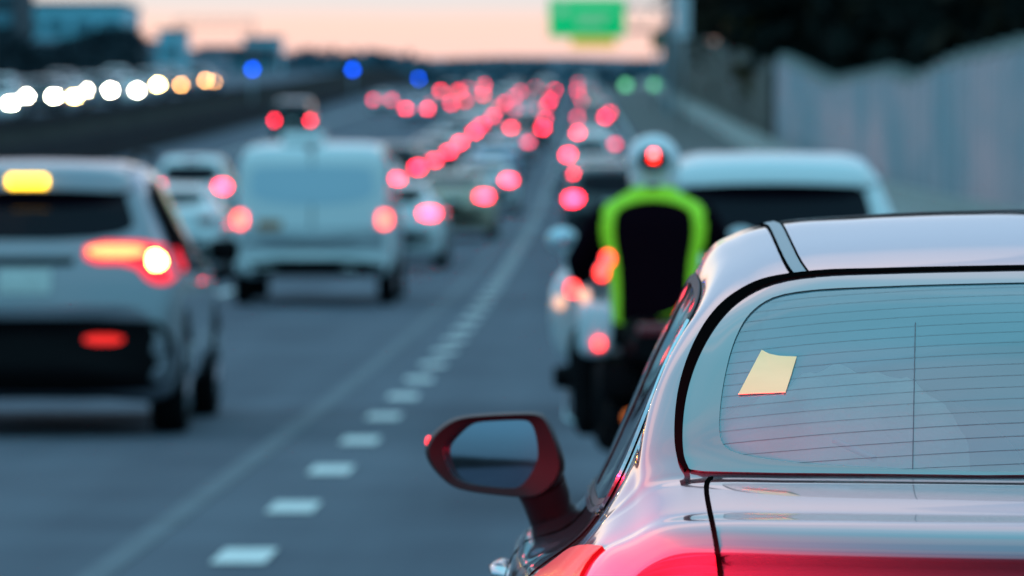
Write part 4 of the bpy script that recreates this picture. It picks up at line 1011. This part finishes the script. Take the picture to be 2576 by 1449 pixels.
NP = [
 face(.10, .50, .14, .94), face(-.03, .60, .16), face(-.06, .74, .17), face(.02, .86, .16), face(.11, .95, .14), face(.125, 1.015, .13), face(.108, 1.047, .125),
 st(.055, [(0, 1.069), (.2, 1.070), (.4, 1.071), (.54, 1.072), (.63, 1.073), (.672, 1.071), (.705, 1.058), (.745, 1.015), (.79, .94)], .12),
 st(.075, [(0, 1.079), (.2, 1.080), (.4, 1.081), (.54, 1.082), (.635, 1.083), (.680, 1.080), (.715, 1.066), (.755, 1.03), (.80, .955)], .12),
 st(.25, [(0, 1.107), (.2, 1.108), (.4, 1.108), (.54, 1.108), (.64, 1.106), (.688, 1.100), (.722, 1.082), (.770, 1.05), (.825, .975)]),
 st(.42, [(0, 1.1262), (.2, 1.1272), (.4, 1.1280), (.54, 1.1280), (.64, 1.127), (.690, 1.120), (.722, 1.098), (.772, 1.058), (.838, .975)]),
 st(.482, [(0, 1.1325), (.2, 1.1335), (.4, 1.1345), (.54, 1.1345), (.645, 1.1335), (.696, 1.127), (.722, 1.104), (.772, 1.060), (.841, .975)]),
 st(.500, [(0, 1.1385), (.2, 1.1393), (.4, 1.1400), (.54, 1.1400), (.646, 1.139), (.697, 1.132), (.722, 1.108), (.772, 1.060), (.842, .975)]),
 st(.545, [(0, 1.157), (.2, 1.1575), (.4, 1.157), (.54, 1.156), (.648, 1.153), (.699, 1.144), (.721, 1.115), (.772, 1.060), (.844, .975)]),
 st(.61, [(0, 1.184), (.2, 1.184), (.4, 1.183), (.54, 1.181), (.650, 1.176), (.700, 1.165), (.720, 1.130), (.772, 1.060), (.846, .975)]),
 st(.76, [(0, 1.238), (.2, 1.238), (.4, 1.236), (.54, 1.232), (.640, 1.226), (.692, 1.212), (.712, 1.160), (.770, 1.055), (.850, .975)]),
 st(.90, [(0, 1.285), (.2, 1.285), (.4, 1.282), (.53, 1.277), (.622, 1.269), (.674, 1.254), (.700, 1.190), (.770, 1.050), (.853, .975)], .09),
 st(1.05, [(0, 1.330), (.2, 1.329), (.4, 1.325), (.52, 1.319), (.600, 1.309), (.652, 1.290), (.688, 1.215), (.772, 1.045), (.856, .975)], .075),
 st(1.18, [(0, 1.360), (.2, 1.359), (.4, 1.355), (.50, 1.350), (.575, 1.337), (.630, 1.318), (.676, 1.235), (.775, 1.04), (.858, .975)], .06),
 st(1.35, [(0, 1.388), (.2, 1.386), (.4, 1.381), (.50, 1.375), (.570, 1.360), (.618, 1.338), (.668, 1.245), (.778, 1.03), (.862, .972)], .04),
 st(1.65, [(0, 1.420), (.2, 1.418), (.4, 1.411), (.50, 1.403), (.570, 1.385), (.610, 1.358), (.664, 1.255), (.782, 1.02), (.868, .97)], .02),
 st(2.05, [(0, 1.439), (.2, 1.437), (.4, 1.429), (.50, 1.421), (.570, 1.402), (.608, 1.375), (.666, 1.262), (.786, 1.01), (.872, .965)], 0),
 st(2.40, [(0, 1.428), (.2, 1.425), (.4, 1.416), (.50, 1.406), (.568, 1.388), (.606, 1.362), (.670, 1.250), (.788, 1.00), (.874, .96)], -.02),
 st(2.75, [(0, 1.320), (.2, 1.315), (.4, 1.30), (.50, 1.287), (.575, 1.265), (.625, 1.235), (.70, 1.15), (.79, .99), (.876, .95)], -.08),
 st(3.15, [(0, 1.135), (.2, 1.13), (.4, 1.115), (.52, 1.10), (.61, 1.08), (.67, 1.06), (.73, 1.02), (.80, .96), (.876, .90)], -.12),
 st(3.40, [(0, 1.02), (.2, 1.018), (.4, 1.01), (.52, 1.0), (.62, .985), (.69, .965), (.75, .93), (.81, .88), (.874, .82)], -.12),
 st(3.95, [(0, .92), (.2, .918), (.4, .91), (.52, .90), (.62, .88), (.69, .86), (.75, .82), (.80, .77), (.855, .70)], -.14),
 st(4.35, [(0, .78), (.2, .775), (.4, .76), (.5, .745), (.58, .73), (.64, .70), (.69, .67), (.74, .63), (.79, .59)], -.20),
 st(4.55, [(0, .55), (.15, .55), (.3, .55), (.4, .55), (.46, .54), (.5, .54), (.55, .53), (.59, .52), (.62, .50)], -.20)]
nv, nf = loft(np.array(NP), 10, 10)
def ray_cam(p): return ((-NX, -NY, CAMZ), ((p[0] - VPX) / FPX, 1, -(p[1] - VPY) / FPX))
nd = Drape(nv, nf, ray_cam); nd.mid = Vector((-.7, 1.5, 1.2))
def topx(x, y, z):   # picture position of a local point
    d = NY + y; return VPX + (x + NX) / d * FPX, VPY + (CAMZ - z) / d * FPX
GB = Vector((0, .50, 1.14)); GS = Vector((0, .70, .225)).normalized(); GN = Vector((0, -GS.z, GS.y))
def hit(u, v): return nd.pt((u, v), 0)[0]
def to_gs(poly):   # left half outline in picture -> symmetric outline in glass coordinates (x, s)
    h = [hit(*p) for p in poly]; q = [(p.x, (p - GB).dot(GS)) for p in h]
    return q + [(-x, s) for x, s in q[::-1]]
def ray_gl(p): o = GB + GS * p[1] + GN * 1.0 + Vector((p[0], 0, 0)); return (o, -GN)
ng = Drape(nv, nf, ray_gl)
seal_o = to_gs([(2576, 1204), (2300, 1200), (2000, 1197), (1800, 1194), (1722, 1189), (1703, 1160), (1697, 1100), (1703, 1010), (1722, 930), (1756, 850), (1800, 785), (1850, 742), (1905, 713), (1965, 699), (2030, 691), (2300, 681), (2574, 676)])
seal_i = to_gs([(2576, 1203), (2300, 1199), (2000, 1196), (1800, 1193), (1735, 1189), (1722, 1160), (1716, 1100), (1723, 1015), (1742, 940), (1774, 868), (1815, 806), (1860, 762), (1910, 731), (1968, 712), (2030, 702), (2300, 690), (2574, 685)])
frit_i = to_gs([(2576, 1196), (2300, 1188), (2100, 1178), (1980, 1168), (1880, 1153), (1833, 1140), (1812, 1115), (1809, 1070), (1815, 1000), (1830, 920), (1852, 850), (1880, 800), (1918, 766), (1965, 745), (2050, 734), (2200, 727), (2574, 717)])
# open the body where there is glass
def inside(p, poly):
    x, y = p; c = False; n = len(poly); j = n - 1
    for i in range(n):
        a, b = poly[i], poly[j]
        if (a[1] > y) != (b[1] > y) and x < (b[0] - a[0]) * (y - a[1]) / (b[1] - a[1]) + a[0]: c = not c
        j = i
    return c
# side glass outline: rear edge from the picture, the rest along rail and belt
dlo = [(1.26, 1.296), (1.12, 1.240), (1.00, 1.185), (.93, 1.130), (.95, 1.078)] + [(1.05, 1.075), (1.5, 1.045), (2.2, 1.03), (2.9, 1.015), (3.1, 1.01), (2.95, 1.08), (2.7, 1.20), (2.45, 1.315), (2.1, 1.353), (1.7, 1.340), (1.4, 1.320)]
ws_o = [(-.62, 1.05), (.62, 1.05), (.55, 1.22), (.47, 1.385), (-.47, 1.385), (-.55, 1.22)]
cut_r = chaikin([(b[0] * .995, b[1] * 1.0 + .001) for b in frit_i], 2).tolist()
nvv = [Vector(p) for p in nv]; keep = []
for f in nf:
    c = sum((nvv[i] for i in f), Vector()) / len(f)
    if .42 < c.y < 1.4 and c.z > 1.1:
        if inside((c.x, (c - GB).dot(GS)), cut_r): continue
    if c.y > 2.3 and c.z > 1.06 and inside((c.x * 1.04, c.z), ws_o): continue
    if abs(c.x) > .55 and c.z > 1.0 and inside((c.y + (.02 if c.y < 1.3 else -.02), c.z), dlo) and c.z > 1.06: continue
    keep.append(f)
SIL = mat('pearl_silver_paint', (.15, .16, .19), .14, metal=.6, coat=1)
MB().add(nv, keep).build('body', SIL, near, True, 60)
# glass
def glass_mat(name, tint, veil, fd, ior):
    m = bpy.data.materials.new(name); m.use_nodes = True; t = m.node_tree
    for n in list(t.nodes): t.nodes.remove(n)
    o = t.nodes.new('ShaderNodeOutputMaterial'); tr = t.nodes.new('ShaderNodeBsdfTransparent'); tr.inputs[0].default_value = (*tint, 1)
    gl = t.nodes.new('ShaderNodeBsdfGlossy'); gl.inputs['Roughness'].default_value = .03
    df = t.nodes.new('ShaderNodeBsdfDiffuse'); df.inputs[0].default_value = (*veil, 1)
    fr = t.nodes.new('ShaderNodeFresnel'); fr.inputs[0].default_value = ior
    c = t.nodes.new('ShaderNodeTexCoord'); n = t.nodes.new('ShaderNodeTexNoise'); n.inputs['Scale'].default_value = 7; n.inputs['Detail'].default_value = 5
    t.links.new(c.outputs['Object'], n.inputs['Vector'])
    mm = t.nodes.new('ShaderNodeMath'); mm.operation = 'MULTIPLY_ADD'; t.links.new(n.outputs['Fac'], mm.inputs[0]); mm.inputs[1].default_value = fd * .5; mm.inputs[2].default_value = fd * .75
    a = t.nodes.new('ShaderNodeMixShader'); t.links.new(mm.outputs[0], a.inputs[0]); t.links.new(tr.outputs[0], a.inputs[1]); t.links.new(df.outputs[0], a.inputs[2])
    b = t.nodes.new('ShaderNodeMixShader'); t.links.new(fr.outputs[0], b.inputs[0]); t.links.new(a.outputs[0], b.inputs[1]); t.links.new(gl.outputs[0], b.inputs[2])
    t.links.new(b.outputs[0], o.inputs[0]); return m
RG = glass_mat('rear_glass', (.82, .93, .95), (.46, .86, .95), .26, 1.95)  # teal diffuse layer puts sky reflection into the glass colour
SG = glass_mat('side_glass', (.20, .17, .19), (.24, .20, .21), .30, 1.5)  # diffuse layer added so the side glass catches red light
mid = [((a[0] * .25 + b[0] * .75), (a[1] * .25 + b[1] * .75)) for a, b in zip(seal_o, seal_i)]
rgl = MB().add(*ng.patch(mid, .0015, 14, 160, 2, 0)).build('rear_window', RG, near)
FRIT = mat('black_frit', (.045, .045, .05), .04, coat=1, ior=1.9)
MB().add(*ng.ring([((a[0] + b[0]) / 2, (a[1] + b[1]) / 2) for a, b in zip(seal_o, seal_i)], frit_i, .003, 200, 2, True, 6, 0)).build('frit_band', FRIT, rgl)
SEALM = mat('window_seal', (.003, .003, .003), .9, spec=0)
# seal along the sides and top (it stops at the boot lid)
k0, k1 = 4, len(seal_o) - 5
MB().add(*ng.ring(seal_o[k0:k1 + 1], seal_i[k0:k1 + 1], .005, 220, 2, False, 3, .006)).build('window_seal', SEALM, near)
# defroster wires
WIRE = mat('defroster_wire', (.05, .08, .10), .5)
fp = np.array(chaikin(frit_i, 2)); s0, s1 = fp[:, 1].min(), fp[:, 1].max()
wb = MB()
def wire(pts, wd):
    V, F = [], []
    P = [ng.pt(p, .0019) for p in pts]; n = len(P)
    for i in range(n):
        t = (P[min(i + 1, n - 1)][0] - P[max(i - 1, 0)][0]).normalized(); sd_ = P[i][2].cross(t)
        V += [P[i][0] + sd_ * wd / 2, P[i][0] - sd_ * wd / 2]
    for i in range(n - 1): F.append((2 * i, 2 * i + 1, 2 * i + 3, 2 * i + 2))
    wb.add(V, F)
for k in range(17):
    s = s0 + (s1 - s0) * (k + .8) / 17.6
    xs_ = []
    for i in range(len(fp)):
        a, b = fp[i], fp[(i + 1) % len(fp)]
        if (a[1] - s) * (b[1] - s) < 0: xs_.append(a[0] + (b[0] - a[0]) * (s - a[1]) / (b[1] - a[1]))
    if len(xs_) >= 2: wire([(x, s) for x in np.linspace(min(xs_), max(xs_), 40)], .0008 if k > 3 else .0011)
for sx in (-1, 1):
    h0 = (hit(2303, 815), hit(2296, 1186)); wire([(sx * p[0], p[1]) for p in resample([(h.x, (h - GB).dot(GS)) for h in h0], 12)], .0013)
wb.build('defroster_wires', WIRE, rgl, False)
for k, ray in (('a', ray_left), ('b', ray_right)):
    dd = Drape(nv, nf, ray)
    sw = MB().add(*dd.patch(dlo, .002, 8, 120, 1, 0)).build('side_window', SG, near)
    inn = [(np.array(p) - np.mean(dlo, axis=0)) * np.array([.985, .93]) + np.mean(dlo, axis=0) for p in dlo]
    MB().add(*dd.ring(dlo, inn, .0035, 160, 1, True, 2, .002)).build('window_trim', mat('trim_rubber', (.045, .03, .034), .5, spec=.25), sw)
    MB().add(*dd.ribbon([(y, z) for y, z in dlo[:5]] + [(1.02, 1.07), (1.5, 1.04), (2.2, 1.025), (2.95, 1.012)], .008, .0055, 110, 2, .004)).build('chrome_strip', CHROME, sw)
    for yb in (2.05,): MB().add(*dd.ribbon([(yb + .02, 1.055), (yb - .06, 1.345)], .045, .0035, 20, 0, .002)).build('window_pillar', BLACKP, sw)
    MB().add(*dd.ribbon([(2.02, 1.03), (2.06, .8), (2.06, .45)], .006, .0015, 40, 1, .004)).build('door_gap', SEALM, near)
    MB().add(*dd.ribbon([(1.06, 1.06), (1.12, .95), (1.05, .75), (1.18, .45)], .006, .0015, 40, 1, .004)).build('door_gap', SEALM, near)
    for yh in (1.42, 2.42):
        s = -1 if k == 'a' else 1
        q = [dd.pt((yh + dy, .902), off)[0] for dy, off in ((-.10, -.010), (-.08, .008), (0, .013), (.08, .008), (.10, -.010))]
        MB().tube(q, [.011, .014, .014, .014, .011], 12).build('door_handle', CHROME, near)
MB().add(*Drape(nv, nf, ray_front).patch([(x * .99, z) for x, z in ws_o], .002, 8, 90, 1, 0)).build('windscreen', glass_mat('windscreen_glass', (.95, .97, .97), (.3, .4, .4), .02, 1.5), near)
# roof ditch mouldings
ntp = Drape(nv, nf, ray_top)
for s in (-1, 1):
    path = [(s * .498, 1.215), (s * .507, 1.30), (s * .513, 1.45), (s * .515, 1.75), (s * .515, 2.1), (s * .52, 2.5)]
    m_ = MB().add(*ntp.ribbon(path, .0165, .0025, 70, 1, .004)).build('roof_moulding', mat('moulding_grey', (.36, .36, .38), .4), near)
    g_ = MB()
    for o_ in (-.0095, .0095): g_.add(*ntp.ribbon([(x + s * o_, y) for x, y in path], .003, .003, 70, 1, .003))
    g_.build('gap', SEALM, m_)
# boot lid gaps
lidp = [(1789, 1201), (1779, 1212), (1776, 1232), (1783, 1275), (1795, 1330), (1803, 1375), (1809, 1420), (1813, 1449), (1822, 1530)]
vv, ff = nd.ribbon(lidp, .0058, .0012, 90, 1, .004)
for q in (-1, 1): MB().add([(-q * p[0], p[1], p[2]) for p in vv], ff).build('boot_lid_gap', SEALM, near)
# tail lamps: the lens wraps from the rear face round onto the flank
TLM = mat('tail_lens', (.020, .0002, .0006), .2, spec=.03, emit=(1, .003, .010), es=.50)
TLG = mat('brake_bulb', (1, .1, .1), .2, emit=(1, .004, .015), es=14)
lens = [(.26, 1.066), (.50, 1.056), (.76, 1.034), (.90, 1.006), (.94, .985), (.80, .945), (.55, .915), (.27, .905)]   # on the flank, (y, z)
nl_ = Drape(nv, nf, ray_left)
rearlamp = [(1512, 1505), (1600, 1490), (1780, 1492), (1786, 1600), (1700, 1660), (1512, 1660)]
for s in (-1, 1):
    def mr_(V): return [(p[0] * -s, p[1], p[2]) for p in V]
    v1, f1 = nl_.patch(lens, .005, 8, 90, 1, .01); tl = MB().add(mr_(v1), f1).build('tail_light', TLM, near)
    v2, f2 = nd.patch(rearlamp, .022, 6, 60, 1, .04); MB().add(mr_(v2), f2).build('brake_lamp', TLG, tl)
    ld = bpy.data.lights.new('brake_fill', 'POINT'); lo = bpy.data.objects.new('brake_fill', ld); COL.objects.link(lo); lo.parent = tl  # added point light clear of the lens, reddens the rear corner
    l2 = bpy.data.lights.new('flank_fill', 'POINT'); o2 = bpy.data.objects.new('flank_fill', l2); COL.objects.link(o2); o2.parent = tl  # added point light beside the flank, reddens side and mirror
    l2.energy = 130; l2.color = (1, .006, .03); l2.shadow_soft_size = .06; o2.location = (s * .95, .28, 1.04)
    ld.energy = 60; ld.color = (1, .008, .045); ld.shadow_soft_size = .05; lo.location = (s * .84, .03, 1.075)
# wing mirror at its own place by the front door
MD = 8.75
def mp_(x, y, d=MD): u, v = 1006.2 + x * .3489, 943.4 + y * .3489; p = px(u, v, d); return (p.x - NX, p.z)
mo = [(188, 560), (200, 490), (255, 412), (345, 342), (440, 305), (600, 290), (800, 280), (985, 276), (1050, 308), (1100, 400), (1148, 520), (1180, 640), (1165, 740), (1090, 830), (1010, 880), (930, 888), (700, 868), (500, 842), (380, 808), (285, 728), (215, 640)]
mg = [(302, 555), (322, 490), (392, 420), (470, 352), (545, 332), (720, 325), (900, 321), (950, 350), (980, 430), (998, 560), (985, 640), (930, 740), (868, 808), (800, 822), (600, 805), (470, 785), (390, 745), (338, 660)]
MO = resample(chaikin([mp_(*p) for p in mo], 2), 72, True); MG = resample(chaikin([mp_(*p) for p in mg], 2), 72, True)
# align starts
MG = np.roll(MG, -int(np.argmin(np.linalg.norm(MG - MO[0], axis=1))), axis=0)
def mirror_side(s):
    V, F = [], []; c = MO.mean(axis=0); y0 = MD - NY
    lay = [(MG, .034), (MG, .006), (MG * .15 + MO * .85, 0), (MO * 1.0, .008), (c + (MO - c) * 1.03, .03), (c + (MO - c) * .98, .07), (c + (MO - c) * .80, .115), (c + (MO - c) * .45, .14), (c + (MO - c) * .02, .145)]
    n = len(MO)
    for pl, dy in lay:
        for p in pl: V.append((-s * p[0], y0 + dy, p[1]))
    for j in range(len(lay) - 1):
        for i in range(n): F.append((j * n + i, j * n + (i + 1) % n, (j + 1) * n + (i + 1) % n, (j + 1) * n + i))
    m = MB().add(V, F)
    m.tube([(-s * q[0], y, q[1]) for q, y in ((mp_(1010, 800), y0 + .05), (mp_(1050, 900), y0 + .06), (mp_(1080, 1010), y0 + .07), (mp_(1150, 1120), y0 + .08))], [.040, .038, .036, .045], 16)
    o = m.build('side_mirror', mat('mirror_housing', (.014, .008, .010), .45, spec=.25), near)
    g = MB(); V = []; n = len(MG); cg = MG.mean(axis=0); F = []
    for r in range(5):
        for p in cg + (MG - cg) * (1 - r / 5): V.append((-s * p[0], y0 + .020 - .14 * (p[0] - cg[0]) + .035 * (p[1] - cg[1]) + ((p[0] - cg[0]) ** 2 + (p[1] - cg[1]) ** 2) / 2.4, p[1]))
    V.append((-s * cg[0], y0 + .020, cg[1]))
    for r in range(4):
        for i in range(n): F.append((r * n + i, r * n + (i + 1) % n, (r + 1) * n + (i + 1) % n, (r + 1) * n + i))
    for i in range(n): F.append((4 * n + i, 4 * n + (i + 1) % n, 5 * n))
    g.add(V, F).build('mirror_glass', mat('mirror_glass', (.34, .36, .45), .05, metal=1), o)
    p = mp_(205, 485); MB().ell((-s * p[0], y0 + .03, p[1]), (.006, .012, .009), 12, 8).build('turn_lamp', mat('mirror_lamp', (.7, .02, .02), .2, emit=(1, .03, .04), es=3), o)
mirror_side(-1); mirror_side(1)
# cabin
INT = mat('cabin_trim', (.06, .07, .08), .8); SEAT = mat('seat_fabric', (.80, .72, .64), .9, bump=.2, bscale=80)
MB().box((0, .86, 1.03), (1.20, .62, .03), .01, 2).build('parcel_shelf', INT, near)
MB().box((0, 2.0, .36), (1.4, 2.6, .05), .02, 1).build('cabin_floor', INT, near)
MB().box((0, 2.95, .93), (1.36, .42, .20), .08, 4).build('dashboard', INT, near)
MB().box((0, 1.22, .74), (1.24, .14, .52), .05, 3, Matrix.Rotation(R(-12), 3, 'X')).build('rear_seat', SEAT, near)
for s in (-1, 1):
    q = hit(2120, 930); sx = s * .415
    V, F = vloft([(.50, .23, .09, 0), (.80, .25, .09, .05), (1.0, .255, .085, .09), (1.10, .235, .08, .11), (1.16, .17, .07, .12), (1.195, .09, .055, .125), (1.215, .03, .03, .13)], 30, .8)
    V = [(v_[0] + sx, 1.95 - (v_[1] + .72), v_[2] + .86) for v_ in V]
    MB().add(V, F).build('front_seat', SEAT, near)
MB().lathe([(.165, -.012), (.178, 0), (.165, .012), (.152, 0), (.165, -.012)], (-.37, 2.62, .98), 'y').build('steering_wheel', BLACKP, near)
# pale paper lying against the inside of the rear glass, and a pen on the shelf
pp = [hit(u, v) for u, v in [(1916, 886), (1935, 896), (1960, 901), (2004, 903), (1990, 950), (1976, 993), (1900, 996), (1857, 998)]]
cpp = sum(pp, Vector()) / len(pp); V = [p + GN * .0032 for p in pp] + [cpp + GN * .0032] + [p + GN * .0028 for p in pp]
n = len(pp); F = [(i, (i + 1) % n, n) for i in range(n)] + [(i, (i + 1) % n, n + 1 + (i + 1) % n, n + 1 + i) for i in range(n)] + [tuple(n + 1 + i for i in range(n))]
PAPER = mat('pale_yellow_paper', (.80, .98, .46), .8, var=.06, vscale=12)
o = MB().add(V, F).build('paper', PAPER, None, False, loc=(NX, NY, 0))
tag(o, 'pale yellow sheet of paper stuck on the rear window of the near sedan', 'paper')
a, b = hit(2100, 1068), hit(2200, 1114)
o = MB().tube([a - GN * .02, b - GN * .02], .004, 10).build('pen', mat('pale_pen', (.7, .8, .8), .3), None, loc=(NX, NY, 0))
tag(o, 'slim pale pen lying behind the rear glass of the near sedan', 'pen')
# rounded beige bundle on the rear shelf
prof = np.array([((u - VPX) / FPX * 6.98 - NX, CAMZ - (v - VPY) / FPX * 6.98) for u, v in [(1815, 1085), (1850, 1045), (1900, 1015), (1990, 968), (2060, 938), (2120, 929), (2180, 935), (2250, 952), (2330, 990), (2385, 1035), (2430, 1095)]])
xs_ = np.linspace(prof[0, 0], prof[-1, 0], 34); V, F = [], []; rg = random.Random(4)
for i, x in enumerate(xs_):
    zt_ = float(np.interp(x, prof[:, 0], prof[:, 1]))
    for k in range(15):
        t = -1 + 2 * k / 14; q = math.sqrt(max(0, 1 - t * t))
        V.append((x, .975 + .165 * t * (.6 + .4 * math.sin(math.pi * (i + .5) / 34)), 1.046 + (zt_ - 1.046) * q + .006 * q * math.sin(9 * t + i * .55) + .004 * q * math.sin(i * 1.3)))
for i in range(33):
    for k in range(14): F.append((i * 15 + k, i * 15 + k + 1, (i + 1) * 15 + k + 1, (i + 1) * 15 + k))
o = MB().add(V, F).build('cloth_bundle', mat('beige_cloth', (.92, .78, .66), .9, var=.12, vscale=9, bump=.3, bscale=120), None, True, 80, loc=(NX, NY, 0))
tag(o, 'rounded beige cloth bundle on the rear shelf inside the near sedan', 'cloth')
for dd in (Drape(nv, nf, ray_left), Drape(nv, nf, ray_right)):
    for wy in (1.0, 3.62):
        q1, q2 = [[(wy + rr * math.cos(a), .325 + rr * math.sin(a)) for a in np.linspace(-.05, math.pi + .05, 24)] for rr in (.40, .25)]
        MB().add(*dd.ring(q1, q2, .004, 40, 1, False, 2, 0)).build('wheel_arch', BLACKP, near)
for wx in (-.79, .79):
    for wy in (1.0, 3.62):
        t, h = wheel_mb(wx, wy, .325, .21); w_ = t.build('wheel', RUBBER, near); h.build('rim', RIM, w_)
